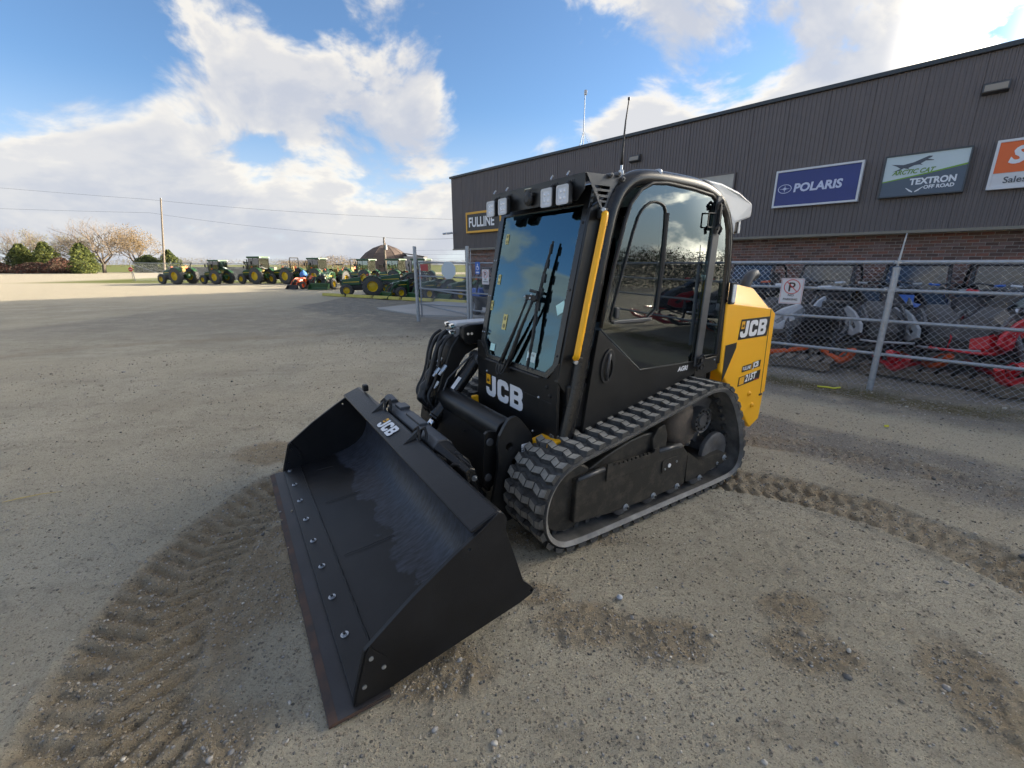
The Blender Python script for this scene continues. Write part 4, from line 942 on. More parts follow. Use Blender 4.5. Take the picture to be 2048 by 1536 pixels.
# ---- quick hitch carriage
hitch = MB()
prof8 = [(-.735,.565),(-.765,.600),(-.825,.598),(-.855,.565),(-.850,.49),(-.80,.47),(-.745,.49)]
xzplate(prof8, -.50, .30, mb=hitch)
hitch = hitch.build('quick_hitch', GREYMET, loader, bevel=.008)
m = MB(); a, b = [(-.735,.560),(-.765,.592),(-.825,.59),(-.855,.56),(-.850,.49),(-.745,.49)], [(-.86,.40),(-.885,.42),(-.925,.40),(-.93,.37),(-.915,.34),(-.875,.34)]
vs = [(p[0], .30, p[1]) for p in a]+[(p[0]+.02, .47, p[1]+.06) for p in b]
m.add(vs, [tuple(range(5,-1,-1)), tuple(range(6,12))]+[(i, (i+1) % 6, 6+(i+1) % 6, 6+i) for i in range(6)])
m.build('hitch_end', BLACKG, hitch, bevel=.006)
m = MB(); m.box((-.79,-.08,.606),(.05,.24,.018)); m.box((-.80,-.36,.606),(.07,.10,.02)); m.build('hitch_cap', LGREY if False else GREYMET, hitch, bevel=.004)
m = MB(); m.cyl((-.79,-.62,.595),(-.79,-.50,.585),.035,14); m.build('hitch_pin', GREYMET, hitch, bevel=.004)
for p in ((-.875,.47,.36), (-.90,.46,.415)):
    m = MB(); m.cyl(p, (p[0]+.012, p[1]+.018, p[2]), .015, 12); m.build('bolt', STEEL, hitch, bevel=.003)
for yy in (-.40, .30):
    m = MB(); xzplate([(-.77,.50),(-.85,.50),(-.90,.10),(-.80,.06)], yy-.02, yy+.02, mb=m); m.build('hitch_plate', BLACK, hitch, bevel=.003)
m = MB(); m.tube([(-.78,.38,.46),(-.80,.42,.50),(-.86,.43,.48),(-.90,.42,.38),(-.95,.40,.30),(-1.0,.36,.22)], .011, 8); m.tube([(-.80,.34,.50),(-.84,.37,.54),(-.90,.38,.48),(-.96,.36,.34),(-1.02,.30,.25)], .011, 8)
m.build('hose', HOSE, hitch, smooth=True)
m = MB(); m.tube([(-.93,.44,.18),(-.97,.44,.11),(-1.04,.42,.08),(-1.10,.38,.12)], .006, 6); m.build('wire_loop', STEEL, hitch, smooth=True)

# ---- boom: one arm on the machine's right, crossing in front low down
armP = smooth_path([(-2.95,1.02),(-2.95,1.20),(-2.2,1.17),(-1.38,1.07),(-1.25,.99),(-1.17,.80),(-1.08,.54),(-1.04,.34),(-1.14,.30),(-1.20,.52),(-1.28,.78),(-1.38,.90),(-1.6,.93),(-2.2,1.0)], 1)
m = MB(); xzplate(armP, -.72, -.50, mb=m); boom = m.build('boom', BLACK, loader, bevel=.012)
m = MB(); xzplate([(-1.30,1.085),(-1.36,1.10),(-1.60,1.10),(-1.60,.955),(-1.46,.96),(-1.34,.95),(-1.295,1.0)], -.50, -.44, mb=m); br = m.build('boom_bracket', BLACK, boom, bevel=.012)
for x in (-1.345, -1.375): m = MB(); m.cyl((x,-.44,1.035),(x+.006,-.432,1.035),.009,10); m.build('bolt', STEEL, br)
m = MB(); m.box((-1.42,-.56,1.098),(.30,.16,.03)); m.build('boom_top_sheen', LGREY, boom, bevel=.01)  # pale slab: sky sheen on the boom's upper face, put into colour
for k, (y, z) in enumerate(((-.52,1.085), (-.60,1.09), (-.53,1.035), (-.62,1.03))):
    m = MB(); m.lathe([(.0,0),(.012,0),(.020,.004),(.020,.03),(.014,.034),(.014,.05)], (-1.235,y,z), (-1,0,.1), 12); m.build('hydraulic_coupler', CHROME if k < 3 else STEEL, boom, smooth=False)
# cross member low in front (torque tube and skirt plate)
m = MB(); xzplate(smooth_path([(-1.10,.60),(-1.13,.645),(-1.20,.655),(-1.25,.61),(-1.25,.53),(-1.20,.50),(-1.13,.50),(-1.10,.54)], 1), -.50, .35, mb=m); ct = m.build('cross_tube', BLACK, boom, bevel=.004, auto=40)
m = MB(); m.hexa([(-1.05,-.46,.22),(-1.07,-.46,.22),(-1.07,.33,.22),(-1.05,.33,.22),(-1.115,-.46,.54),(-1.135,-.46,.54),(-1.135,.33,.54),(-1.115,.33,.54)]); m.build('skirt_plate', BLACK, boom, bevel=.004)
m = MB(); m.tube([(-1.03,-.45,.24),(-1.03,.32,.20)], .018, 8); m.build('skirt_rib', BLACK, boom, smooth=True)
for p in ((-1.098,-.05,.47), (-1.098,.24,.47), (-1.075,.10,.33)):
    m = MB(); m.cyl(p, (p[0]+.01,p[1],p[2]+.003), .007, 8); m.build('bolt', BLKPLAS, boom)
plate = [(-1.05,.585),(-1.11,.683),(-1.145,.706),(-1.185,.704),(-1.245,.63),(-1.285,.57),(-1.29,.45),(-1.26,.30),(-1.24,.08),(-1.02,.06),(-.99,.12),(-1.03,.30),(-1.06,.45)]
plate = smooth_path(plate, 1)
m = MB(); xzplate(plate, .43, .452, [circle(-1.128,.535,.024,14), rrect(-1.185,.385,-1.145,.455,.019,4)], m); pl = m.build('boom_end_plate', BLACK, boom, bevel=.002)
m = MB(); xzplate(smooth_path([(-1.01,.60),(-1.04,.62),(-1.10,.60),(-1.10,.30),(-1.04,.26),(-1.00,.30)], 1), .35, .372, mb=m); m.build('boom_end_plate', BLACK, boom, bevel=.002)
for z, x in ((.555,-1.045), (.34,-1.03)): m = MB(); m.cyl((x,.372,z),(x,.385,z),.023,14); m.build('pivot_pin', GREYMET, boom, bevel=.003)
m = MB(); m.poly(rrect(1.208,.43,1.262,.53,.006), (0,.4525,0), -X, Z, .0015); lab = m.build('paper_label', WHITE, pl)
text_mb('Kozf', .042, (-1.222,.4545,.437), Z, X, .001, xs=.95).build('handwriting', DECBLK, lab)
# tilt cylinder
c0, c1, c2 = Vector((-1.42,-.45,.85)), Vector((-1.07,-.45,.455)), Vector((-.985,-.45,.36))
m = MB(); m.cyl(c0, c1, .052, 24); m.cyl(c1, c1+(c1-c0).normalized()*.02, .046, 24); cyl = m.build('lift_cylinder', BLACKG, boom, bevel=.004, auto=40)
m = MB(); m.cyl(c1, c2, .026, 20); m.build('piston_rod', CHROME, cyl, smooth=True)
m = MB(); m.cyl((c0.x,-.50,c0.z),(c0.x,-.385,c0.z),.050,24); m.build('cylinder_eye', GREYMET, cyl, bevel=.005, auto=40)
m = MB(); m.lathe([(.030,0),(.046,0),(.046,.012),(.030,.012)], (c0.x,-.386,c0.z), Y, 24); m.build('grease_ring', STEEL, cyl, auto=40)
m = MB(); m.cyl((c0.x,-.386,c0.z),(c0.x,-.370,c0.z),.029,20); m.build('pivot_pin', BLKPLAS, cyl)
dd = (c1-c0).normalized(); q0 = c0.lerp(c1,.47)
nn = Vector((.62,.62,.5)); nn = (nn-dd*nn.dot(dd)).normalized(); w = dd.cross(nn)
m = MB(); m.poly([(-.05,-.013),(.05,-.013),(.05,.013),(-.05,.013)], q0+nn*.0525, dd, nn.cross(dd), .001); m.build('serial_label', WHITE, cyl)
m = MB(); m.tube([c0+Vector((.05,.03,.03)), c0+Vector((.11,.03,0)), c0.lerp(c1,.5)+Vector((.07,0,.07)), c1+Vector((-.02,.0,.08))], .007, 8); m.build('feed_pipe', GREYMET, cyl, smooth=True)
# hoses in front of the arm
rg = random.Random(9)
for k in range(7):
    y = -.50-.035*k; dz = rg.uniform(-.02,.02); dx = rg.uniform(-.02,.03)
    P = [(-1.25,y,1.03+dz), (-1.18+dx,y,.99+dz), (-1.14+dx,y+.01,.90), (-1.12+dx*1.5,y+.01,.79), (-1.09+dx*1.5,y,.69), (-1.04+dx,y,.62), (-1.03+dx,y+.02,.57), (-1.06,y+.03,.51), (-1.08,y+.05,.42)]
    P = smooth_path(P, 2, False)
    m = MB(); m.tube(P, .012+.003*(k % 2), 8); m.build('hydraulic_hose', HOSE, boom, smooth=True)
m = MB(); P = smooth_path([(-1.13,-.56,.84), (-1.10,-.56,.75), (-1.06,-.56,.67), (-1.02,-.56,.615), (-1.02,-.55,.56), (-1.07,-.52,.53)], 2, False)
m.tube(P, [.034+.007*math.sin(i*1.3)+.01*(i/len(P)) for i in range(len(P))], 10); m.build('hose_sleeve', HOSE, boom, auto=60)
for k, (p, q) in enumerate((((-1.13,-.49,.80),(-1.10,-.49,.765)), ((-1.16,-.52,.87),(-1.14,-.52,.83)), ((-1.12,-.50,.70),(-1.10,-.50,.67)), ((-1.17,-.46,.82),(-1.135,-.46,.78)))):
    m = MB(); m.cyl(p, q, .016, 6); m.cyl(Vector(q), Vector(q)+(Vector(q)-Vector(p))*.6, .011, 12); m.build('hose_fitting', STEEL, boom)

# ---- undercarriage, both sides
path0 = [(-1.30,.0),(-1.19,.035),(-1.105,.12),(-1.075,.23),(-1.085,.345),(-1.13,.445),(-1.21,.525),(-1.34,.572),(-1.55,.604),(-1.80,.650),(-2.15,.720),(-2.36,.763),(-2.50,.782),(-2.62,.765),(-2.71,.70),(-2.80,.585),(-2.88,.44),(-2.935,.29),(-2.95,.17),(-2.92,.075),(-2.84,.018),(-2.72,.0),(-2.3,.0),(-1.8,.0)]
path = smooth_path(path0, 2)
def resample(P, n):
    P = [Vector(p) for p in P]; d = [0]
    for i in range(len(P)): d.append(d[-1]+(P[(i+1) % len(P)]-P[i]).length)
    Lt = d[-1]; out = []; j = 0
    for k in range(n):
        s_ = Lt*k/n
        while d[j+1] < s_: j += 1
        t = (s_-d[j])/(d[j+1]-d[j]); out.append(P[j].lerp(P[(j+1) % len(P)], t))
    return out, Lt
NL = 52
fine, PER = resample(path, NL*4)
PITCH = PER/NL
def frame_at(i, P=fine):
    n = len(P); t = (P[(i+1) % n]-P[i-1]).normalized(); return P[i], t, Vector((t.y, -t.x))   # outward normal
# orientation check: outward should point away from the centroid
cen = sum((Vector(p) for p in fine), Vector((0,0)))/len(fine)
SG = 1 if sum((frame_at(i)[2]).dot(fine[i]-cen) for i in range(len(fine))) > 0 else -1
LUGH, BELT = .026, .024
def lug_mesh():
    m = MB(); rg = random.Random(2)
    yb = [0, .050, .105, .175, .240, .290, .348]
    # chevron: alternate forward/backward offset
    for k in range(6):
        y0, y1 = yb[k]+.0025, yb[k+1]-.0025
        f0 = .0075*((-1)**k); f1 = -f0
        hl = .0185 if k not in (0, 5) else .021
        h = LUGH
        vs = [(-hl-.009+f0,y0,0),(hl+.009+f0,y0,0),(hl+.009+f1,y1,0),(-hl-.009+f1,y1,0),
              (-hl+f0,y0+.001,h),(hl+f0,y0+.001,h),(hl+f1,y1-.001,h),(-hl+f1,y1-.001,h)]
        o = len(m.v); m.v += vs; fs = [(3,2,1,0),(4,5,6,7),(0,1,5,4),(1,2,6,5),(2,3,7,6),(3,0,4,7)]
        m.f += [tuple(i+o for i in f) for f in fs]; m.m += [1,0,1,1,1,1]
    return m
for side in (1, -1):
    y_in, y_out = (.455, .812) if side > 0 else (-.812, -.455)
    # belt: section swept round the path
    m = MB(); n = len(fine)
    sec = [(LUGH, y_in+.012), (LUGH, y_out-.02), (LUGH+.010, y_out), (LUGH+BELT-.012, y_out+.002), (LUGH+BELT+.012, y_out-.014), (LUGH+BELT-.010, y_out-.045), (LUGH+BELT-.010, y_in+.03), (LUGH+BELT, y_in+.012), (LUGH+BELT-.01, y_in)]
    ns = len(sec)
    for i in range(n):
        p, t, nr = frame_at(i); nr = nr*SG
        for off, y in sec: q = p-nr*off; m.v.append((q.x, y, q.y))
    for i in range(n):
        j = (i+1) % n
        for k in range(ns):
            k2 = (k+1) % ns; f = (i*ns+k, j*ns+k, j*ns+k2, i*ns+k2) if SG > 0 else (i*ns+k, i*ns+k2, j*ns+k2, j*ns+k)
            m.f.append(f); m.m.append(1 if k in (3,4,5,6,7) else 0)
    belt = m.build('rubber_track', [RUBBER, RUBIN], loader, auto=45)
    SH = SHIFT; SHIFT = 0; lm = lug_mesh().mesh('tread_bar', [RUBDUST, RUBBER]); SHIFT = SH
    for k in range(NL):
        i = (k*4+2) % n; p, t, nr = frame_at(i); nr = nr*SG; q = p-nr*LUGH
        o = bpy.data.objects.new('tread_bar', lm); COL.objects.link(o); o.parent = belt
        xa = Vector((t.x, 0, t.y)); za = Vector((nr.x, 0, nr.y)); ya = za.cross(xa)
        yo = y_in+.002 if ya.y > 0 else y_out-.002
        M = Matrix(((xa.x, ya.x, za.x, q.x+SHIFT), (xa.y, ya.y, za.y, yo), (xa.z, ya.z, za.z, q.y), (0,0,0,1)))
        o.matrix_local = M
    # inner guide lugs
    m = MB()
    for k in range(NL):
        i = k*4 % n; p, t, nr = frame_at(i); nr = nr*SG; q = p-nr*(LUGH+BELT+.014)
        for yy in ((y_in+y_out)/2-.05, (y_in+y_out)/2+.05):
            xa = Vector((t.x,0,t.y)); za = Vector((nr.x,0,nr.y)); ya = za.cross(xa)
            m.box((q.x, yy, q.y), (.03,.02,.034), Matrix((xa, ya, za)).transposed(), None)
    tag(m.build('drive_lugs', RUBBER, belt), kind='stuff')
    yf = .785*side; inn = .50*side
    def YY(a, b): return (min(a*side, b*side), max(a*side, b*side))
    fr = [(-1.345,.405),(-1.335,.150),(-1.62,.118),(-1.90,.108),(-2.295,.112),(-2.30,.330),(-2.24,.395),(-1.985,.405),(-1.60,.425)]
    a, b = YY(.55, .778)
    m = MB(); xzplate(fr, a, b, mb=m); tf = m.build('track_frame', BLACKD, loader, bevel=.008)
    a, b = YY(.7785, .790)   # front cover plate and toothed strip
    teeth = []
    for k in range(9):
        x = -1.62-.034*k; teeth += [(x,.437+.0), (x-.016,.437), (x-.018,.424), (x-.032,.424)]
    m = MB(); xzplate([(-1.555,.345),(-1.56,.450),(-1.60,.452),(-1.602,.430)]+teeth+[(-1.945,.43),(-1.95,.45),(-1.99,.45),(-1.995,.355),(-1.80,.352)], a, b, mb=m); m.build('toothed_guard', BLACKD, tf, bevel=.0015)
    m = MB(); m.tube([(-1.36,.77*side,.405),(-1.55,.772*side,.42)], .014, 8); m.build('rolled_edge', GREYMET, tf, smooth=True); m = MB(); m.tube([(-2.0,.775*side,.418),(-2.22,.772*side,.405)], .016, 8); m.build('rolled_edge', GREYMET, tf, smooth=True)
    a, b = YY(.7785, .786)
    m = MB(); xzplate(rrect(-2.20,.255,-2.04,.345,.02), a, b, mb=m); m.build('access_plate', BLACKD, tf, bevel=.002)
    for x, z, r in ((-2.105,.30,.0135), (-2.175,.31,.008), (-2.065,.285,.007)):
        m = MB(); m.cyl((x,.786*side,z),(x,.790*side,z),r,14); m.build('bolt', WHITE if r > .01 else STEEL, tf)
    a, b = YY(.56, .772)
    m = MB(); xzplate([(-2.305,.335),(-2.315,.12),(-2.50,.112),(-2.60,.14),(-2.74,.150),(-2.765,.215),(-2.70,.245),(-2.45,.232),(-2.40,.27)], a, b, mb=m); ra = m.build('rear_arm', BLACKD, loader, bevel=.006)
    for (x, z) in ((-1.74,.115), (-1.985,.115), (-2.215,.113), (-2.455,.108)):
        a, b = YY(.50, .765)
        m = MB(); s1 = side
        m.lathe([(0,0),(.056,0),(.067,.008),(.068,.05),(.055,.055),(.055,.20),(.070,.205),(.070,.245),(.06,.255),(0,.257)], (x,.755*s1, .118), (0,-s1,0), 24)
        rl = m.build('track_roller', ROLLER, loader, auto=40)
        b_ = hexbolt((x, .779*side, z+.006), (0, side, 0), .015, .016); b_.build('axle_bolt', [STEEL, BLKPLAS], rl, bevel=.001)
    m = MB(); m.lathe([(0,0),(.05,.004),(.06,.0),(.125,-.006),(.14,.0),(.142,.010),(.142,.028),(.07,.04),(.07,.15),(0,.16)], (-2.665,.735*side,.238), (0,-side,0), 36); idl = m.build('rear_idler', ROLLER, loader, auto=40)
    hexbolt((-2.735, .773*side, .19), (0, side, 0), .015, .016).build('axle_bolt', [STEEL, BLKPLAS], idl, bevel=.001)
    hexbolt((-2.66, .772*side, .165), (0, side, 0), .008, .010).build('bolt', [STEEL, BLKPLAS], idl)
    m = MB(); m.lathe([(0,0),(.06,0),(.19,.01),(.2,.02),(.2,.2),(0,.2)], (-1.335,.745*side,.285), (0,-side,0), 32); m.build('front_idler', BLACKD, loader, auto=40)
    # final drive
    m = MB(); m.lathe([(0,0),(.09,0),(.125,.015),(.150,.04),(.155,.08),(.155,.24),(0,.24)], (-2.33,.735*side,.485), (0,-side,0), 32); fd = m.build('final_drive', HOUSING, loader, auto=40)
    m = MB(); m.lathe([(0,.002),(.040,.0),(.044,.010),(.050,.011),(.078,.010),(.084,.0),(.086,.02),(.086,.06)], (-2.445,.765*side,.525), (0,-side,0), 32); hb = m.build('hub_plate', GREYMET, fd, auto=40)
    for k in range(12):
        t = 2*PI*k/12; c = Vector((-2.445+.063*math.cos(t), .758*side, .525+.063*math.sin(t)))
        m = MB(); m.cyl(c, c+Vector((0,.008*side,0)), .0085, 6); m.build('hub_bolt', BLKPLAS, hb)
    SPR = []
    for k in range(16*4):
        t = 2*PI*k/64; r = .205+(.022 if (k % 4) in (0, 1) else -.012); SPR.append((-2.50+r*math.cos(t), .515+r*math.sin(t)))
    a, b = YY(.60, .64); m = MB(); xzplate(SPR, a, b, mb=m); m.build('sprocket', ROLLER, fd, bevel=.002)
    a, b = YY(.60, .76)
    m = MB(); xzplate([(-1.97,.41),(-2.09,.41),(-2.095,.50),(-2.06,.575),(-2.0,.56),(-1.96,.50)], a, b, mb=m); m.build('drive_guard', BLACKD, tf, bevel=.004)
    a, b = YY(.50, .74)
    m = MB(); xzplate(smooth_path([(-1.40,.40),(-1.60,.48),(-1.85,.54),(-2.05,.53),(-2.15,.40)], 1), a, b, mb=m); m.build('frame_top', BLACKD, tf, bevel=.01)
a = MB(); a.box((-2.10,0,.50),(1.30,.88,.42)); chassis = a.build('chassis', BLACK, loader, bevel=.01)

# ---- lower yellow chassis panels
m = MB(); m.hexa([(-1.27,.41,.40),(-1.42,.41,.36),(-1.42,.56,.36),(-1.285,.56,.42),(-1.29,.42,.535),(-1.42,.42,.56),(-1.42,.60,.57),(-1.305,.595,.555)]); m.build('front_mudguard', YELLOW, loader, bevel=.006)
m = MB(); m.box((-1.28,-.24,.60),(.05,.03,.07)); m.build('yellow_stop', YELLOW, loader, bevel=.008)

# ---- engine housing
YS = .62; 
side_out = [(-2.78,1.268),(-3.09,1.233),(-3.385,1.198),(-3.415,1.175),(-3.425,1.13),(-3.45,.50),(-3.44,.30),(-3.32,.245),(-2.96,.62),(-2.80,.78)]
hood = MB()
def ring(P, y): return [(x, y, z) for x, z in P]
n_ = len(side_out)
L1 = ring(side_out, YS); L2 = ring(side_out, -.56)
hood.v += L1+L2; hood.f.append(tuple(range(n_))); hood.f.append(tuple(range(2*n_-1, n_-1, -1))); hood.m += [0, 0]
for i in range(n_):
    j = (i+1) % n_; hood.f.append((i, i+n_, j+n_, j)); hood.m.append(0)
hood = hood.build('engine_housing', YELLOW, loader, bevel=.012, seg=3)
m = MB()   # sloped bonnet on top
bt = [(-2.78,.60,1.262),(-3.40,.60,1.188),(-3.40,-.54,1.188),(-2.78,-.54,1.262),(-2.80,.50,1.418),(-3.30,.50,1.345),(-3.30,-.44,1.345),(-2.80,-.44,1.418)]
m.hexa([bt[0],bt[1],bt[2],bt[3],bt[4],bt[5],bt[6],bt[7]]); bon = m.build('bonnet', YELLOW, hood, bevel=.014, seg=3)
bt2 = MB(); bt2.box((-2.93,.02,1.412),(.30,.80,.022)); bt2.build('bonnet_grille', BLKPLAS, bon, bevel=.006)
m = MB(); m.box((-2.92,.30,1.43),(.22,.16,.018)); m.build('filler_cap', LGREY, bon, bevel=.006)
m = MB(); xzplate([(-2.36,.86),(-2.82,.86),(-2.98,.62),(-3.0,.45),(-2.6,.45),(-2.40,.70)], .485, .505, mb=m); m.build('rear_chassis_panel', YELLOW, loader, bevel=.004)
# tail door with seam
m = MB(); xzplate([(-3.415,1.175),(-3.455,1.155),(-3.478,.52),(-3.445,.52)], -.55, YS-.004, mb=m); m.build('tail_door', YELLOW, hood, bevel=.008)
m = MB(); xzplate([(-3.366,1.198),(-3.372,1.198),(-3.408,.50),(-3.402,.50)], YS-.001, YS+.0015, mb=m); m.build('door_seam', DECBLK, hood)
m = MB(); xzplate([(-3.385,.505),(-3.425,.505),(-3.425,.52),(-3.385,.52)], YS-.001, YS+.004, mb=m); m.build('latch', BLKPLAS, hood)
for x, z in ((-3.235,.545), (-3.30,.44)):
    m = MB(); m.lathe([(.022,0),(.020,.006),(.012,.010),(.010,.018),(0,.020)], (x, YS, z), Y, 14); m.build('panel_fixing', YELLOW, hood, auto=40)
m = MB(); P = [(-3.385,.38,1.20),(-3.385,.38,1.30),(-3.395,.38,1.37),(-3.43,.38,1.415),(-3.47,.38,1.435),(-3.51,.38,1.44)]
P = smooth_path(P, 2, False); m.tube(P, [.042]*len(P), 18, caps=False); m.tube(P[::-1], [.036]*len(P), 18, caps=False)
m.build('exhaust_stack', GREYMET, hood, smooth=True)
m = MB(); m.poly(rrect(2.775,1.255,2.83,1.40,.012), (0,.625,0), -X, Z, .02); mk = m.build('side_marker', BLKPLAS, hood, bevel=.003)
m = MB(); m.poly(rrect(2.785,1.268,2.82,1.388,.010), (0,.6455,0), -X, Z, .006); m.build('marker_lens', WHLAMP, mk)
# decals on the housing
y_ = YS+.001
jcb_logo((-2.985,y_,1.005), -X, Z, .118, hood, shear=.06, plate=[(-.10,-.12),(3.02,-.12),(3.10,1.12),(-.04,1.12)], wx=1.05)
m = MB(); m.poly([(2.83,.965),(2.965,.975),(2.965,.935),(2.84,.70),(2.835,.705)], (0,y_,0), -X, Z, .0015); m.build('black_flash', DECBLK, hood)
m = MB(); m.poly([(3.085,.735),(3.205,.743),(3.208,.79),(3.088,.782)], (0,y_,0), -X, Z, .0015); m.poly([(3.22,.744),(3.33,.752),(3.333,.805),(3.223,.797)], (0,y_,0), -X, Z, .0015); m.build('dealer_decal', DECBLK, hood)
text_mb('FULLINE', .036, (-3.09,y_+.002,.748), (-1,0,.065), Z, .001, offset=.0012, xs=.80).build('lettering', WHITE, hood)
text_mb('JCB', .056, (-3.228,y_+.002,.756), (-1,0,.065), Z, .001, offset=.003, xs=.86).build('lettering', WHITE, hood)
m = MB(); m.poly([(3.055,.628),(3.345,.652),(3.35,.725),(3.06,.700)], (0,y_,0), -X, Z, .0015); m.build('model_decal', DECBLK, hood)
m = MB(); m.poly([(3.066,.638),(3.128,.643),(3.131,.700),(3.069,.695)], (0,y_+.0016,0), -X, Z, .001); m.build('emblem', ORANGEY, hood)
text_mb('215T', .073, (-3.140,y_+.002,.655), (-1,0,.08), Z, .001, offset=.003, xs=.95, shear=.15).build('lettering', WHITE, hood)
m = MB(); m.poly([(3.27,.651),(3.335,.656),(3.335,.660),(3.27,.655)], (0,y_+.0016,0), -X, Z, .001); m.build('red_stripe', mat('red_decal', (.6,.03,.03), .4), hood)

# ---- cab
def slerp_line(a, b, n): return [tuple(a[k]+(b[k]-a[k])*i/n for k in range(len(a))) for i in range(n+1)]
ROOFL = [(-1.42,.50),(-1.49,.80),(-1.535,1.05),(-1.60,1.40),(-1.665,1.72),(-1.695,1.82),(-1.745,1.90),(-1.83,1.955),(-1.95,1.975),(-2.15,1.975),(-2.40,1.968),(-2.55,1.935),(-2.66,1.87),(-2.73,1.77),(-2.765,1.62),(-2.785,1.30),(-2.79,.84)]
RS = smooth_path(ROOFL, 2, False)
cabm = MB()
# cab shell: floor box and rear wall frame
cabm.box((-2.07,.13,.74),(1.28,.90,.26))
cab = cabm.build('cab', BLACK, loader, bevel=.01)
YL, YR = .565, -.295
for yy in (YL, YR):
    m = MB(); m.tube([(x,yy,z) for x, z in RS], .048, 14); m.build('cab_post', BLACKG, cab, smooth=True)
# roof skin
m = MB(); top = [p for p in RS if p[1] > 1.86]
nr_ = len(top)
for x, z in top: m.v += [(x,YL,z+.030),(x,YR,z+.030)]
for x, z in top: m.v += [(x,YL,z+.005),(x,YR,z+.005)]
for i in range(nr_-1):
    a_ = 2*i; m.f += [(a_,a_+1,a_+3,a_+2),(a_+2*nr_,a_+2+2*nr_,a_+3+2*nr_,a_+1+2*nr_)]; m.m += [0,0]
m.build('roof_panel', BLACKG, cab, auto=50)
m = MB(); m.box((-2.02,YL,1.988),(.035,.085,.075)); m.build('roof_clamp', STEEL, cab, bevel=.02)
# front lower panel
m = MB(); yzplate([(-.39,.30),(.555,.30),(.555,1.0),(.455,.893),(-.20,.893),(-.30,1.0),(-.36,1.0),(-.36,.76)], -1.395, -1.375, mb=m); fp = m.build('front_panel', BLACK, cab, bevel=.003)
m = MB(); m.tube([(-1.3755,-.34,.765),(-1.3755,.50,.755)], .0022, 6); m.build('panel_fold', BLACK, fp, smooth=True)
for y, z in ((-.225,.80), (.385,.765), (-.375,.53), (.33,.535)):
    m = MB(); m.lathe([(.009,0),(.009,.003),(.005,.008),(0,.009)], (-1.3745,y,z), X, 10); m.build('rivet', STEEL, fp)
for y, z in ((.46,.845), (.49,.80)):
    m = MB(); m.lathe([(.013,0),(.012,.006),(0,.008)], (-1.3745,y,z), X, 10); m.build('rivet', BLKPLAS, fp)
jcb_logo((-1.3745,-.235,.633), (0,1,-.02), Z, .150, fp, wx=1.10)
# windshield frame: inclined plane through (x=-1.37,z=.90) and (x=-1.60,z=1.80)
wb, wt = Vector((-1.372,0,.895)), Vector((-1.565,0,1.80))
wv = (wt-wb).normalized(); Hh = (wt-wb).length; WH = 1.04
outer = [(-.215,.0),(.47,.0),(.545,.075),(.545,WH),(-.33,WH),(-.325,.12)]
inner = [(-.19,.03),(.445,.03),(.500,.085),(.500,WH-.1),(-.285,WH-.1),(-.275,.12)]
m = MB(); m.poly(outer, wb-Vector((.012,0,0)), Y, wv, .022, [inner]); wf = m.build('windshield_frame', BLACKG, cab, bevel=.003)
m = MB(); m.poly([(-.2,.02),(.455,.02),(.51,.08),(.51,WH-.09),(-.295,WH-.09),(-.285,.11)], wb-Vector((.004,0,0)), Y, wv, .005); m.build('windshield', WSGLASS, cab)
wn = Y.cross(wv)
def WP(y, s_, off=.014): return wb+Y*y+wv*s_+wn*off
for s_ in (.17,.42,.66):
    for y in (-.318,-.292):
        m = MB(); m.lathe([(.006,0),(.004,.004),(0,.005)], WP(y,s_,.010), wn, 8); m.build('rivet', STEEL, wf)
for s_ in (.14,.50,.85):
    m = MB(); m.lathe([(.008,0),(.006,.004),(0,.006)], WP(.525,s_,.010), wn, 8); m.build('rivet', BLKPLAS, wf)
m = MB(); m.box(WP(.10,-.004,.008), (.02,.62,.008)); m.build('sill_trim', GREYMET, wf)
m = MB(); xzplate([(-1.372,.89),(-1.45,.80),(-1.50,.95),(-1.70,1.80),(-1.66,1.86),(-1.555,1.80)], .530, .560, mb=m); m.build('pillar_cover', BLACK, cab, bevel=.004)
m = MB(); xzplate([(-1.372,.89),(-1.45,.80),(-1.50,.95),(-1.70,1.80),(-1.66,1.86),(-1.555,1.80)], -.345, -.325, mb=m); m.build('pillar_cover', BLACK, cab, bevel=.004)
# stickers inside the glass
def sticker(y, s_, w, h, mm, name='warning_sticker', rot=0):
    c, sn = math.cos(rot), math.sin(rot)
    P = [(y+a*c-b*sn, s_+a*sn+b*c) for a, b in ((-w/2,-h/2),(w/2,-h/2),(w/2,h/2),(-w/2,h/2))]
    m = MB(); m.poly(P, wb+Vector((.0035,0,0)), Y, wv, .001); return m.build(name, mm, cab)
for y, s_, w, h in ((-.21,.80,.032,.065), (-.225,.535,.030,.065), (-.265,.36,.028,.065), (-.07,.265,.045,.10)):
    o = sticker(y, s_, w, h, STICK)
    m = MB()
    for dz in (-.25, .25): m.poly(circle(y, s_+h*dz, w*.33, 10), wb+Vector((.0047,0,0)), Y, wv, .0006)
    m.build('sticker_symbol', mat('sticker_print', (.25,.22,.10), .6), o)
sticker(-.165, .085, .058, .048, TEAL, 'paper_label')
lb = sticker(.285, .095, .085, .060, mat('white_label', (.75,.92,.90), .5), 'paper_label')
text_mb('EXC', .018, wb+Y*.285+wv*.100+Vector((.0047,0,0)), Y, wv, .0006).build('lettering', DECBLK, lb)
sticker(.47, .40, .07, .06, TEAL, 'paper_label', .5)
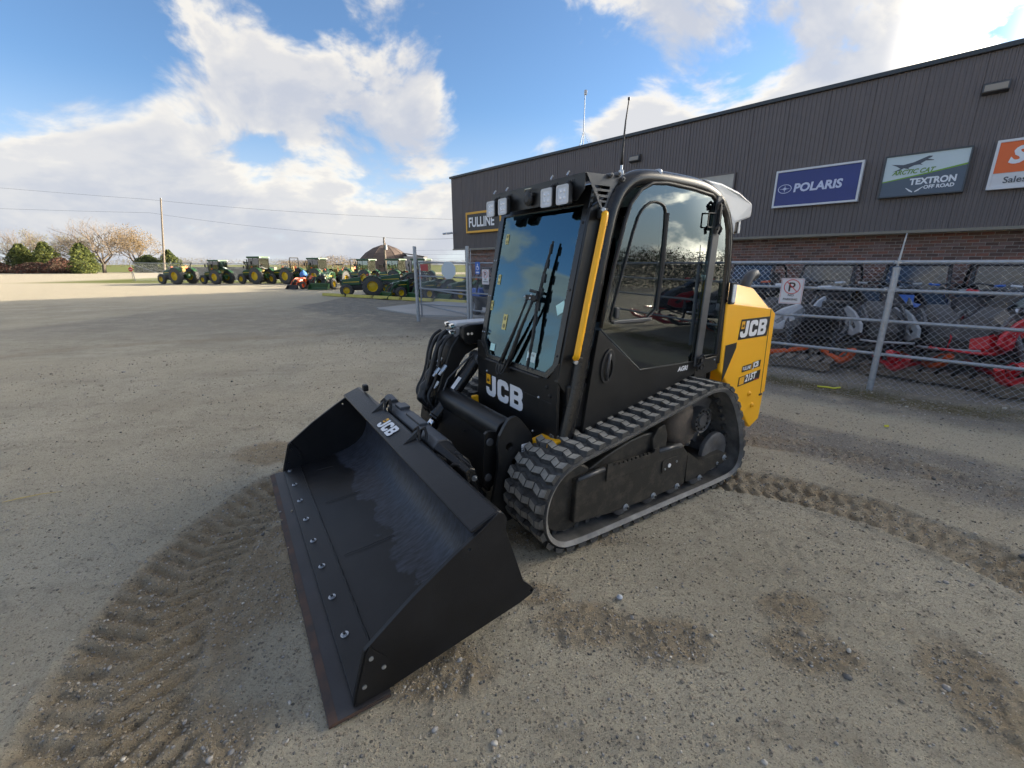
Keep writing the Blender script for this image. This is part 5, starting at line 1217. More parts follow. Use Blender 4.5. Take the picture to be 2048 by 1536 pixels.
# wipers: two parallel arms and one blade
def seg_tube(m, pts, r): m.tube(pts, r, 8)
m = MB(); P = [WP(.0,-.01,.03), WP(.035,.05,.035), WP(.12,.22,.045), WP(.175,.345,.05), WP(.205,.43,.05)]
m.tube(P, [.013,.014,.010,.006,.008], 8); m.build('wiper_arm', BLKPLAS, cab, smooth=True)
m = MB(); P = [WP(.085,.0,.03), WP(.12,.07,.035), WP(.18,.235,.045), WP(.235,.35,.05), WP(.265,.425,.05)]
m.tube(P, [.016,.015,.011,.007,.009], 8); m.build('wiper_arm', BLKPLAS, cab, smooth=True)
m = MB(); m.box(WP(.245,.435,.05), (.02,.10,.03), (0,0,.0)); m.tube([WP(.22,.475,.05), WP(.29,.47,.05), WP(.30,.43,.05), WP(.27,.415,.05)], .009, 8); wl = m.build('wiper_link', BLKPLAS, cab, bevel=.004)
for y, s_ in ((.20,.435), (.255,.43), (.262,.452)):
    m = MB(); m.lathe([(.007,0),(.006,.004),(0,.005)], WP(y,s_,.066), wn, 8); m.build('bolt', STEEL, wl)
m = MB(); P = [WP(.305,.02,.03), WP(.305,.20,.032), WP(.29,.40,.034), WP(.30,.58,.032), WP(.325,.76,.028)]
m.tube(P, [.006,.010,.012,.010,.006], 6)
for k in range(9): m.box(P[0].lerp(P[4], .06+.11*k)+Vector((.004,-.006*math.sin(PI*k/8),0)), (.016,.012,.05), (0,-.2,0))
m.build('wiper_blade', BLKPLAS, cab)
m = MB(); m.box(WP(.045,-.02,.03), (.05,.09,.045), (0,-.2,0)); m.tube(smooth_path([WP(.02,.02,.05), WP(.01,-.04,.06), WP(.04,-.07,.06), WP(.08,-.04,.06), WP(.09,.03,.05)],2,False), .004, 6); m.tube(smooth_path([WP(.05,.02,.05), WP(.045,-.035,.06), WP(.075,-.065,.06), WP(.11,-.03,.06), WP(.12,.03,.05)],2,False), .004, 6)
m.build('wiper_hose', BLKPLAS, cab)
m = MB(); m.box((-1.46,.16,.97),(.07,.16,.10),(0,.3,0)); m.build('wiper_motor', BLKPLAS, cab, bevel=.01)
# visor board with work lamps
vx0 = -1.50
m = MB(); vb = [(-.335,1.955),(.575,1.955),(.575,1.88),(.52,1.835),(-.29,1.835),(-.335,1.89)]
m.poly(vb, (vx0,0,0), Y, Z, .006); m.box((-1.58,.12,1.957),(.17,.91,.006)); vis = m.build('lamp_board', BLACK, cab, bevel=.0015)
m = MB(); m.poly([(1.50,1.955),(1.73,1.965),(1.72,1.93),(1.655,1.80),(1.62,1.775)], (0,.578,0), -X, Z, .004, [[(1.56,1.905),(1.665,1.905),(1.66,1.89),(1.565,1.89)], [(1.575,1.878),(1.655,1.878),(1.65,1.863),(1.58,1.863)], [(1.59,1.85),(1.65,1.85),(1.645,1.836),(1.595,1.836)], [(1.605,1.825),(1.64,1.825),(1.628,1.805),(1.615,1.805)]])
m.build('side_bracket', GREYMET, vis, bevel=.0008)
for y in (-.262,-.115,.335,.470):
    cxl = vx0+.055
    m = MB(); m.box((cxl-.012,y,1.863),(.03,.094,.094)); m.box((cxl-.035,y,1.905),(.03,.03,.05)); lb = m.build('work_lamp', BLKPLAS, vis, bevel=.008)
    m = MB(); m.poly(rrect(-.047,-.047,.047,.047,.012), (cxl+.003,y,1.863), Y, Z, .006, [rrect(-.036,-.036,.036,.036,.008)]); m.build('lamp_bezel', LGREY, lb)
    m = MB(); m.poly(rrect(-.036,-.036,.036,.036,.008), (cxl+.004,y,1.863), Y, Z, .002); m.build('lens', WHLAMP, lb)
    for a_ in (-.016,.016):
        for b_ in (-.016,.016):
            m = MB(); m.lathe([(.010,0),(.008,.002),(.003,.0025),(0,.0045)], (cxl+.006,y+a_,1.863+b_), X, 12); m.build('led', mat('led_optic', (.88,.90,.95), .12, .2), lb, smooth=True)
    m = MB(); m.tube([(cxl-.02,y,1.955),(cxl-.03,y,1.970),(cxl-.035,y+.005,1.976)], .005, 6); m.build('lamp_stud', STEEL, vis)
    m = MB()
    for k in range(4): m.box((vx0+.008,y-.02+.014*k,1.935),(.004,.006,.008))
    m.build('fixing_slots', GREYMET, vis)
m = MB(); m.lathe([(0,0),(.035,0),(.04,.01),(.04,.02),(.02,.03),(0,.03)], (vx0+.01,.115,1.885), X, 16); m.box((vx0+.02,.115,1.905),(.02,.09,.02)); m.build('horn', BLKPLAS, vis, bevel=.003)
m = MB(); m.tube([(vx0+.02,.07,1.932),(vx0+.03,.09,1.938),(vx0+.03,.15,1.936)], .004, 6); m.build('wire', mat('pale_brass', (.6,.52,.36), .35, .7), vis)
for x, z in ((-1.655,1.955), (-1.71,1.965), (-1.74,1.945)):
    m = MB(); m.cyl((x,.55,z),(x,.60,z),.013,12); m.cyl((x,.60,z),(x,.607,z),.007,8); m.build('bracket_bolt', GREYMET, vis, bevel=.002)
# radio antenna
m = MB(); m.cyl((-1.80,.52,1.975),(-1.80,.52,2.005),.014,14); m.cyl((-1.80,.52,2.005),(-1.80,.52,2.03),.007,10); an = m.build('antenna', STEEL, cab, smooth=False)
m = MB(); m.tube([(-1.80,.52,2.03),(-1.80,.52,2.09),(-1.81,.52,2.24),(-1.82,.525,2.345)], [.008,.0065,.004,.003], 8); m.build('whip', BLKPLAS, an, smooth=True)
m = MB(); m.lathe([(0,0),(.007,0),(.007,.012),(0,.014)], (-1.82,.525,2.34), Z, 8); m.build('whip_tip', BLKPLAS, an)
m = MB(); m.lathe([(.02,0),(.02,.012),(.012,.02),(0,.022)], (-1.93,.50,2.0), Z, 14); m.build('roof_stud', STEEL, cab)
m = MB(); m.box((-2.12,.30,2.012),(.16,.22,.02)); m.build('roof_plate', GREYMET, cab, bevel=.006)
# yellow grab handle
hy = .640
P = smooth_path([(-1.612,hy-.035,1.765),(-1.585,hy,1.765),(-1.560,hy,1.65),(-1.50,hy,1.38),(-1.44,hy,1.09),(-1.432,hy,1.045),(-1.455,hy-.035,1.03)], 2, False)
m = MB(); m.tube(P, .0175, 14); gh = m.build('grab_handle', YELLOW, cab, smooth=True)
for p in ((-1.608,.61,1.785), (-1.462,.615,1.01)):
    m = MB(); m.cyl((p[0],p[1]-.03,p[2]),(p[0]+.02,p[1]+.012,p[2]),.012,10); m.build('bolt', STEEL, gh, bevel=.003)
m = MB(); m.box((-1.468,.60,1.02),(.05,.04,.03)); m.build('handle_bracket', BLACK, gh, bevel=.005); m = MB(); m.box((-1.61,.59,1.77),(.04,.04,.05)); m.build('handle_bracket', BLACK, gh, bevel=.005)
# side skin plane y=.60: door (lower panel + glass), quarter light
yd = .603
doorG = [(-1.628,1.18),(-1.975,.903),(-2.500,.893),(-2.545,1.90),(-2.50,1.925),(-2.30,1.945),(-2.08,1.955),(-1.96,1.945),(-1.87,1.905),(-1.80,1.83),(-1.765,1.74),(-1.70,1.50),(-1.665,1.35)]
doorL = [(-1.620,1.168),(-1.972,.893),(-2.525,.882),(-2.525,.800),(-2.25,.735),(-1.86,.645),(-1.53,.575),(-1.545,.70),(-1.59,1.0)]
m = MB(); xzplate(doorL, yd-.03, yd+.002, mb=m); dl = m.build('door', BLACK, cab, bevel=.003)
m = MB(); xzplate(doorG, yd-.006, yd, mb=m); m.build('door_glass', DRGLASS, dl)
ring_ = [Vector((x, yd-.004, z)) for x, z in doorG]
m = MB(); m.tube([(p.x,yd+.001,p.z) for p in ring_[3:]]+[(-1.628,yd+.001,1.18)], .011, 8); m.build('door_seal', BLKPLAS, dl, smooth=True)
m = MB(); m.tube([(-1.625,yd+.002,1.174),(-1.973,yd+.002,.898),(-2.51,yd+.002,.887)], .0035, 6); m.build('door_trim', GREYMET, dl, smooth=True)
m = MB(); xzplate([(-2.50,.85),(-2.565,.85),(-2.61,1.88),(-2.585,1.93),(-2.545,1.925)], yd+.002, yd+.016, mb=m); hg = m.build('hinge_strip', GREYMET, dl, bevel=.004)
for z, x in ((1.80,-2.555), (.875,-2.54)):
    m = MB()
    for dz in ((-.07,.07) if z > 1 else (-.02,.035)):
        m.tube([(x+.03,yd+.03,z+dz-.028),(x+.035,yd+.035,z+dz),(x,yd+.04,z+dz+.024),(x-.035,yd+.03,z+dz),(x-.02,yd+.03,z+dz-.028)], .009, 8)
    m.box((x,yd+.03,z),(.02,.022,.15 if z > 1 else .08)); m.build('hinge', BLKPLAS, dl, auto=40)
m = MB(); m.poly(rrect(2.455,1.735,2.535,1.825,.01), (0,yd+.02,0), -X, Z, .006, [rrect(2.462,1.742,2.528,1.818,.008)]); m.build('hinge_loop', BLKPLAS, dl)
# sliding window set in the door glass
sw = smooth_path([(-1.70,1.20),(-2.062,1.185),(-2.085,1.50),(-2.09,1.80),(-2.06,1.845),(-1.97,1.855),(-1.90,1.82),(-1.85,1.75),(-1.77,1.48),(-1.70,1.25)], 1)
m = MB(); m.tube([(x,yd+.004,z) for x, z in sw], .0065, 6, closed=True); wn_ = m.build('sliding_window', BLKPLAS, dl, smooth=True)
m = MB(); m.tube([(-2.075,yd+.004,1.25),(-2.096,yd+.004,1.50),(-2.098,yd+.004,1.80)], .0125, 6); m.build('window_channel', BLKPLAS, wn_)
m = MB(); m.box((-1.875,yd+.006,1.203),(.32,.014,.020)); m.build('window_rail', GREYMET, wn_, bevel=.004)
m = MB(); m.box((-1.742,yd+.008,1.255),(.024,.016,.06)); m.build('window_latch', GREYMET, wn_, bevel=.004)
# door handle: oval recess
el = [(1.694+.052*math.cos(t)+.012*math.sin(t), .955+.100*math.sin(t)) for t in [2*PI*i/24 for i in range(24)]]
el2 = [(1.696+.034*math.cos(t)+.008*math.sin(t), .935+.060*math.sin(t)) for t in [2*PI*i/24 for i in range(24)]]
m = MB(); m.poly(el, (0,yd+.002,0), -X, Z, .010, [el2]); hd = m.build('door_handle', BLKPLAS, dl, bevel=.004)
m = MB(); m.tube([(-1.690,yd+.012,.875),(-1.680,yd+.020,.93),(-1.690,yd+.020,.99),(-1.70,yd+.012,1.03)], .009, 8); m.build('handle_grip', GREYMET, hd, smooth=True)
m = MB(); m.lathe([(.011,0),(.011,.004),(.004,.005),(0,.004)], (-1.70,yd+.012,1.018), Y, 14); m.build('key_lock', STEEL, hd)
text_mb('AGRI', .042, (-2.340,yd+.0035,.838), (-1,0,.02), Z, .001, offset=.0018, xs=1.05, shear=.15).build('lettering', WHITE, dl)
# quarter window
qg = [(-2.57,.91),(-2.762,.905),(-2.765,1.25),(-2.755,1.55),(-2.725,1.73),(-2.67,1.84),(-2.615,1.89)]
m = MB(); xzplate(qg, yd-.012, yd-.007, mb=m); m.build('quarter_glass', DRGLASS, cab)
m = MB(); m.tube([(x,yd-.004,z) for x, z in qg], .012, 6, closed=True); m.build('quarter_seal', BLKPLAS, cab, smooth=True)
m = MB(); xzplate([(-2.52,.89),(-2.79,.895),(-2.79,.80),(-2.53,.76)], yd-.03, yd+.002, mb=m); m.build('rear_corner_panel', BLACK, cab, bevel=.004)
for x, z in ((-2.60,.875), (-2.74,.872)):
    m = MB(); m.lathe([(.006,0),(.004,.004),(0,.005)], (x,yd+.002,z), Y, 8); m.build('rivet', STEEL, cab)
# right wall, rear wall with window openings, inner liner
rw = [(-1.45,.60),(-2.79,.60),(-2.77,1.60),(-2.70,1.85),(-2.5,1.95),(-1.9,1.96),(-1.72,1.85),(-1.55,1.10)]
m = MB(); xzplate(rw, YR-.01, YR+.01, [[(-1.66,1.12),(-1.80,1.78),(-1.88,1.84),(-2.10,1.84),(-2.12,1.12)], [(-2.20,1.15),(-2.20,1.84),(-2.50,1.84),(-2.64,1.70),(-2.68,1.15)]], m); m.build('right_wall', BLACK, cab, bevel=.002)
m = MB(); xzplate([(-1.64,1.12),(-1.80,1.80),(-2.12,1.85),(-2.66,1.82),(-2.69,1.12)], YR-.004, YR+.001, mb=m); m.build('right_window', DRGLASS, cab)
m = MB(); yzplate([(YR,.60),(YL,.60),(YL,1.90),(YR,1.90)], -2.78, -2.765, [[(YR+.05,1.14),(YL-.05,1.14),(YL-.05,1.84),(YR+.05,1.84)]], m); m.build('rear_wall', BLACK, cab, bevel=.002)
m = MB(); yzplate([(YR+.04,1.13),(YL-.04,1.13),(YL-.04,1.85),(YR+.04,1.85)], -2.775, -2.770, mb=m); m.build('rear_window', DRGLASS, cab)
m = MB(); m.box((-2.20,.13,1.945),(.95,.84,.02)); m.build('headliner', INTER, cab, bevel=.008)
m = MB(); m.box((-1.74,.36,1.90),(.05,.13,.10)); m.build('sun_visor', INTER, cab, bevel=.01)
# interior: seat, armrest pods, levers, monitor
m = MB(); m.box((-2.25,.14,1.02),(.46,.46,.16)); m.box((-2.50,.14,1.32),(.14,.46,.56),(0,.12,0)); m.box((-2.555,.14,1.66),(.09,.26,.16),(0,.12,0)); st = m.build('seat', SEATM, cab, bevel=.04, seg=3)
for yy in (-.15,.43):
    m = MB(); m.box((-2.10,yy,1.17),(.36,.08,.06)); m.box((-2.02,yy,1.05),(.14,.10,.22)); m.build('armrest', INTER, cab, bevel=.012)
    m = MB(); m.tube([(-1.94,yy,1.18),(-1.925,yy,1.26),(-1.935,yy,1.32)], [.014,.016,.022], 8); m.build('joystick', BLKPLAS, cab, smooth=True)
m = MB(); m.box((-1.66,-.22,1.30),(.03,.10,.22)); m.build('display_screen', BLKPLAS, cab, bevel=.006)
m = MB(); m.box((-1.62,.13,.90),(.30,.78,.06)); m.build('footwell', INTER, cab, bevel=.01)
m = MB(); m.box((-1.72,-.05,1.80),(.05,.20,.11)); m.cyl((-1.69,-.07,1.80),(-1.685,-.07,1.80),.03,14); m.build('fan_unit', BLKPLAS, cab, bevel=.012)
m = MB(); m.box((-1.70,.43,1.80),(.05,.10,.09)); m.build('speaker_pod', BLKPLAS, cab, bevel=.02)
m = MB(); m.tube([(-1.56,-.15,.95),(-1.60,-.15,1.20)], .012, 8); m.box((-1.56,-.17,.98),(.05,.03,.14),(0,.5,0)); m.build('pedal', mat('red_lever', (.55,.03,.03), .45), cab)
# rear roof unit
hv = [(-2.42,2.012),(-2.60,2.003),(-2.80,1.968),(-2.985,1.918),(-3.005,1.90),(-3.00,1.825),(-2.80,1.78),(-2.80,1.70),(-2.70,1.84),(-2.56,1.945)]
m = MB()
K = len(hv); ya, yb_ = .600, -.33
m.v += [(x, ya if x > -2.9 else ya-.02, z) for x, z in hv]+[(x, yb_, z) for x, z in hv]
m.f.append(tuple(range(K))); m.f.append(tuple(range(2*K-1, K-1, -1))); m.m += [0,0]
for i in range(K): j = (i+1) % K; m.f.append((i, i+K, j+K, j)); m.m.append(0)
ru = m.build('roof_unit', LGREY, cab, bevel=.014, seg=3)
m = MB(); m.box((-2.90,.44,1.765),(.14,.16,.075)); rl = m.build('rear_lamp', BLKPLAS, ru, bevel=.008)
m = MB(); m.poly(rrect(-.05,-.05,.05,.05,.014), (-2.97,.46,1.775), -Y, Z, .012); m.poly(rrect(2.955,1.725,2.975,1.825,.008), (0,.52,0), -X, Z, .006); m.build('lens', WHLAMP, rl)
SHIFT = 0.0
# ================================================================== FAR MACHINES, TREES, DOME
SHIFT = 0.0
TG = mat('tractor_green', (.012,.068,.018), .35, 0, .15, 4, dust=.08); TYEL = mat('tractor_yellow', (.62,.42,.012), .4, 0, .05, 5); TBLK = mat('tractor_black', (.02,.02,.021), .5)
TGL = glass('tractor_glass', (.72,.84,.84), 1.5, .02, .12); TORR = mat('safety_orange', (.75,.12,.03), .5); TWH = mat('tractor_lamp', (.35,.36,.38), .3)
def tractor(kind, loader_=False):
    e = empty('farm_tractor', (0,0,0), 0)
    m = MB(); m.hexa([(-1.0,-.22,.45),(1.35,-.20,.45),(1.35,.20,.45),(-1.0,.22,.45),(-1.0,-.25,1.0),(1.3,-.18,.85),(1.3,.18,.85),(-1.0,.25,1.0)]); m.build('chassis', TBLK, e, bevel=.03)
    m = MB(); m.hexa([(.0,-.33,.85),(1.45,-.27,.82),(1.45,.27,.82),(.0,.33,.85),(.0,-.27,1.48),(1.38,-.20,1.28),(1.38,.20,1.28),(.0,.27,1.48)]); hd_ = m.build('hood', TG, e, bevel=.06, seg=3)
    m = MB()
    m = MB(); m.box((1.43,0,1.02),(.05,.44,.34)); m.build('grille', TBLK, hd_, bevel=.02)
    for s_ in (-1,1):
        m = MB(); m.box((1.44,s_*.15,1.20),(.06,.12,.09)); m.build('head_light', TWH, hd_, bevel=.015)
        m = MB(); m.hexa([(.1,s_*.328-.006,1.08),(1.3,s_*.27-.006,1.05),(1.3,s_*.27+.006,1.05),(.1,s_*.328+.006,1.08),(.1,s_*.315-.006,1.14),(1.3,s_*.262-.006,1.09),(1.3,s_*.262+.006,1.09),(.1,s_*.315+.006,1.14)]); m.build('hood_stripe', TYEL, hd_)
        m = MB(); P = [(-.9+.86*math.cos(t), .78+.80*math.sin(t)) for t in [R(35+i*14) for i in range(9)]]; Q = [(-.9+.79*math.cos(t), .78+.73*math.sin(t)) for t in [R(35+i*14) for i in range(9)]][::-1]
        m.poly([(-a_, b_) for a_, b_ in P+Q], (0,s_*.74-.20,0), (-1,0,0), (0,0,1), .40); m.build('fender', TG, e, bevel=.02, auto=40)
        m = MB(); m.box((-.55,s_*.80,1.62),(.10,.12,.12)); m.build('turn_lamp', TORR, e, bevel=.02)
        wheel(e, (-.9,s_*.80,.76), .76, .40, 'wheel', TYEL, lugs=18, seg=28); wheel(e, (1.05,s_*.70,.47), .47, .28, 'wheel', TYEL, lugs=14, seg=22)
    m = MB(); m.cyl((-.9,-.7,.76),(-.9,.7,.76),.12,10); m.cyl((1.05,-.62,.47),(1.05,.62,.47),.08,8); m.build('axle', TG, e)
    for s_ in (-1,1):
        m = MB(); m.tube([(-1.2,s_*.25,.9),(-1.55,s_*.28,.95),(-1.9,s_*.36,.55)], .035, 6); m.build('hitch_arm', TG, e)
    m = MB(); m.tube([(-1.2,0,1.1),(-1.55,0,1.0),(-1.85,0,.9)], .04, 6); m.box((-1.35,0,.75),(.3,.36,.4)); m.build('hitch_link', TG, e)
    m = MB(); m.box((-.75,0,1.20),(.42,.44,.14)); m.box((-.98,0,1.45),(.12,.42,.46)); m.build('seat', mat('tractor_seat', (.25,.18,.04), .6), e, bevel=.04)
    m = MB(); m.lathe([(.17,0),(.20,.015),(.17,.03)], (-.18,0,1.60), (-.5,0,.86), 16); m.tube([(-.17,0,1.61),(.02,0,1.3)], .03, 6); m.build('steering_wheel', TBLK, e)
    if kind == 'cab':
        cp = [(-1.25,1.25),(-1.30,2.42),(.05,2.42),(.18,1.35)]
        for s_ in (-1,1):
            for (xa, za, xb, zb) in ((-1.20,1.3,-1.28,2.45),(-.55,1.25,-.56,2.45),(.16,1.15,.02,2.45)):
                m = MB(); m.cyl((xa,s_*.60,za),(xb,s_*.58,zb),.035,8); m.build('cab_post', TBLK, e)
            m = MB(); m.poly([(-.15,1.15),(-.02,2.42),(.55,2.42),(.53,1.2)], (0,s_*.60-.004,0), (-1,0,0), (0,0,1), .008); m.poly([(.58,1.45),(.58,2.42),(1.26,2.42),(1.20,1.5)], (0,s_*.60-.004,0), (-1,0,0), (0,0,1), .008); m.build('side_glass', TGL, e)
            m = MB(); m.tube([(.05,s_*.6,2.1),(.12,s_*.95,2.1)], .015, 5); m.box((.12,s_*1.0,2.0),(.04,.16,.30)); m.build('mirror', TBLK, e)
        m = MB(); m.hexa([(.14,-.56,1.4),(.15,-.56,1.4),(.15,.56,1.4),(.14,.56,1.4),(.02,-.55,2.42),(.03,-.55,2.42),(.03,.55,2.42),(.02,.55,2.42)]); m.build('front_glass', TGL, e)
        m = MB(); m.hexa([(-1.23,-.56,1.4),(-1.22,-.56,1.4),(-1.22,.56,1.4),(-1.23,.56,1.4),(-1.29,-.55,2.42),(-1.28,-.55,2.42),(-1.28,.55,2.42),(-1.29,.55,2.42)]); m.build('rear_glass', TGL, e)
        m = MB(); m.box((-.62,0,2.53),(1.60,1.36,.17)); rf = m.build('cab_roof', TG, e, bevel=.06, seg=3)
        for s_ in (-1,1):
            m = MB(); m.box((.17,s_*.52,2.50),(.06,.16,.08)); m.build('work_lamp', TWH, rf)
            m = MB(); m.box((-1.42,s_*.52,2.50),(.06,.16,.08)); m.build('work_lamp', TWH, rf)
        m = MB(); m.tube([(.55,.30,1.35),(.52,.34,2.35)], .045, 8); m.build('exhaust', TBLK, e)
    else:
        m = MB(); m.tube([(-1.28,-.52,.95),(-1.30,-.52,2.42),(-1.30,-.48,2.48),(-1.30,.48,2.48),(-1.30,.52,2.42),(-1.28,.52,.95)] if kind == 'rops' else [(-1.28,-.52,.95),(-1.30,-.52,1.75),(-1.55,-.50,2.05),(-1.55,.50,2.05),(-1.30,.52,1.75),(-1.28,.52,.95)], .045, 8); m.build('roll_bar', TBLK, e)
        m = MB(); m.poly([(-.18,0),(.18,0),(0,.30)], (-1.36,0,1.5), (0,-1,0), (0,0,1), .01); m.build('slow_vehicle_triangle', TORR, e)
    if loader_:
        for s_ in (-1,1):
            m = MB(); m.tube([(.15,s_*.46,1.35),(.9,s_*.46,1.38),(1.6,s_*.46,.95),(1.95,s_*.46,.38)], .055, 6); m.build('loader_arm', TG, e)
            m = MB(); m.tube([(.3,s_*.46,.75),(1.3,s_*.46,1.12)], .035, 6); m.build('loader_ram', TBLK, e)
            m = MB(); m.box((.2,s_*.44,.9),(.16,.10,.95)); m.build('loader_post', TG, e, bevel=.01)
        m = MB(); P = [(1.95,.55),(1.92,.20),(2.02,.05),(2.45,.03),(2.45,.06),(2.05,.10),(1.98,.22),(2.00,.52)]
        m.poly([(-a_, b_) for a_, b_ in P], (0,-.86,0), (-1,0,0), (0,0,1), 1.72)
        for s_ in (-1,1): m.poly([(-1.93,.55),(-1.93,.06),(-2.44,.04),(-2.30,.22)][::-1], (0,s_*.86-.01,0), (-1,0,0), (0,0,1), .02)
        m.build('front_bucket', TG, e)
    return e
tcab, trops, tfold, tload = tractor('cab'), tractor('rops'), tractor('fold'), tractor('fold', True)
OR2 = mat('tractor_orange', (.72,.11,.025), .4, 0, .08, 5)
TR = [  # proto, x, y, heading deg, scale, label, swap
 (tfold,-26.6,35.6,165,.80,'leftmost green tractor of the far row, open seat and folded roll bar', None),
 (tcab,-23.5,35.6,163,.70,'small green cab tractor, second from the left in the far row', None),
 (tcab,-20.5,35.9,162,.80,'large green cab tractor, third from the left in the far row', None),
 (trops,-18.1,35.9,160,.80,'green tractor with upright black roll bar between two cab tractors', None),
 (tcab,-15.8,35.8,160,.76,'green cab tractor behind the small orange tractor', None),
 (trops,-13.2,35.5,158,.76,'green tractor with roll bar behind the wide green bucket', None),
 (trops,-25.2,38.0,160,.62,'small green tractor glimpsed between the first two of the far row', None),
 (tcab,-22.1,38.2,160,.64,'small green cab tractor tucked behind the second and third of the far row', None),
 (tfold,-17.0,38.4,160,.66,'green open tractor tucked behind the far row near its middle', None),
 (tcab,-11.3,34.0,158,.72,'green cab tractor just left of the utility pole by the dome', None),
 (tcab,-8.7,32.5,158,.72,'green cab tractor in front of the brown dome', None),
 (tcab,-6.6,31.0,158,.72,'green cab tractor right of the dome pole', None),
 (tload,-11.55,28.6,-97,.72,'green loader tractor facing the camera with a wide low bucket', None),
 (tload,-13.3,28.6,-110,.48,'small bright orange tractor with a black front bucket', {TG: OR2, TYEL: OR2}),
 (tfold,-7.45,22.0,196,.62,'green compact tractor with yellow wheels at the left end of the kerbs', None),
 (trops,-5.9,23.6,196,.70,'green compact tractor with an upright bar behind the first compact one', None),
 (tload,-4.9,20.9,222,.55,'compact green loader tractor with bucket lowered left of the gate post', None),
 (tload,-3.5,20.2,222,.55,'compact green loader tractor directly behind the tall gate post', None),
 (tload,-2.05,19.4,222,.55,'compact green loader tractor seen through the middle of the gate', None),
 (tload,-.75,18.4,222,.55,'compact green loader tractor behind the octagonal sign', None),
]
for pr, x, y, hd_, s_, lab, sw_ in TR:
    e = copy_tree(pr, None, sw_); e.location = (x, y, 0); e.rotation_euler = (0,0,R(hd_)); e.scale = (s_,)*3; tag(e, lab, 'tractor', 'tractors lined up on the far side of the yard' if y > 25 and not sw_ else 'compact tractors behind the yellow kerbs')
    if sw_:
        for c in e.children:
            if c.name.startswith('front_bucket'): c.data = c.data.copy(); c.data.materials[0] = TBLK
for pr in (tcab, trops, tfold, tload):
    for c in list(pr.children_recursive): bpy.data.objects.remove(c)
    bpy.data.objects.remove(pr)
e = bpy.data.objects.new('cloth_bag', None); bpy.data.objects.remove(e)
m = MB(); m.lathe([(.0,0),(.20,.02),(.24,.18),(.17,.34),(.06,.42),(.07,.46),(0,.47)], (-13.42,28.9,.68), (0,0,1), 12); tag(m.build('cloth_bag', mat('bag_blue', (.08,.22,.55), .7), smooth=True), 'light blue bag tied over the seat of the orange tractor', 'bag')
# parking kerbs
KY = mat('kerb_yellow', (.55,.47,.10), .75, 0, .15, 6, dust=.3)
km = MB(); km.hexa([(-.86,-.09,0),(.86,-.09,0),(.86,.09,0),(-.86,.09,0),(-.84,-.06,.13),(.84,-.06,.13),(.84,.06,.13),(-.84,.06,.13)]); km_ = km.mesh('parking_kerb', KY)
ks, ke = Vector((-9.5,22.2,0)), Vector((-1.7,17.5,0)); kd = (ke-ks).normalized()
ORD = ('first (farthest)', 'second', 'third', 'fourth', 'fifth', 'nearest')
for i in range(5):
    o = bpy.data.objects.new('parking_kerb', km_); COL.objects.link(o); o.location = ks+kd*(.9+i*1.82); o.rotation_euler = (0,0,math.atan2(kd.y,kd.x)+(.03 if i % 2 else -.02)); o.scale = (.97,1,1)
    md = o.modifiers.new('bevel', 'BEVEL'); md.width = .015
    tag(o, ORD[i]+' yellow concrete kerb in the diagonal line before the compact tractors', 'kerb', 'yellow parking kerbs')
# ---- dome and shed
DM = mat('brown_shingles', (.105,.075,.062), .85, 0, .25, .8, bump=.5, bscale=4)
dome = empty('dome_building', (-23.4,84,0), 0, 'brown shingled pointed dome building beyond the tractors', 'building', None, .84)
prof_d = [(6.6,0),(6.4,1.3),(5.6,2.7),(4.2,4.1),(2.5,5.15),(.7,5.8),(0,5.95)]; seg_n = 14
for k in range(seg_n):
    a0, a1 = 2*PI*k/seg_n, 2*PI*(k+1)/seg_n; m = MB()
    for r_, z_ in prof_d[:-1]: m.v += [(r_*math.cos(a0), r_*math.sin(a0), z_), (r_*math.cos(a1), r_*math.sin(a1), z_)]
    for i in range(len(prof_d)-2): m.f.append((2*i, 2*i+1, 2*i+3, 2*i+2)); m.m.append(0)
    m.v.append((0,0,5.95)); q_ = 2*(len(prof_d)-2); m.f.append((q_, q_+1, len(m.v)-1)); m.m.append(0)
    m.tube([(r_*math.cos(a0)*1.003, r_*math.sin(a0)*1.003, z_) for r_, z_ in prof_d[:-1]], .04, 4); m.build('roof_panel', DM, dome)
m = MB(); m.cyl((0,0,5.8),(0,0,6.3),.25,8); m.build('finial', DM, dome)
m = MB(); m.box((6.9,-1.5,1.7),(4.2,4,3.4)); m.build('annex_wall', mat('annex_grey', (.24,.24,.26), .7), dome)
m = MB(); m.hexa([(4.6,-3.7,3.9),(9.2,-3.7,3.2),(9.2,.7,3.2),(4.6,.7,3.9),(4.6,-3.7,4.1),(9.2,-3.7,3.4),(9.2,.7,3.4),(4.6,.7,4.1)]); m.build('annex_roof', mat('annex_dark', (.05,.05,.055), .7), dome)
for x in (-3.2,-1.4,.6): m = MB(); m.box((x,-6.2,1.2),(.7,.3,1.1),(.25,0,0)); m.build('window', SB, dome)
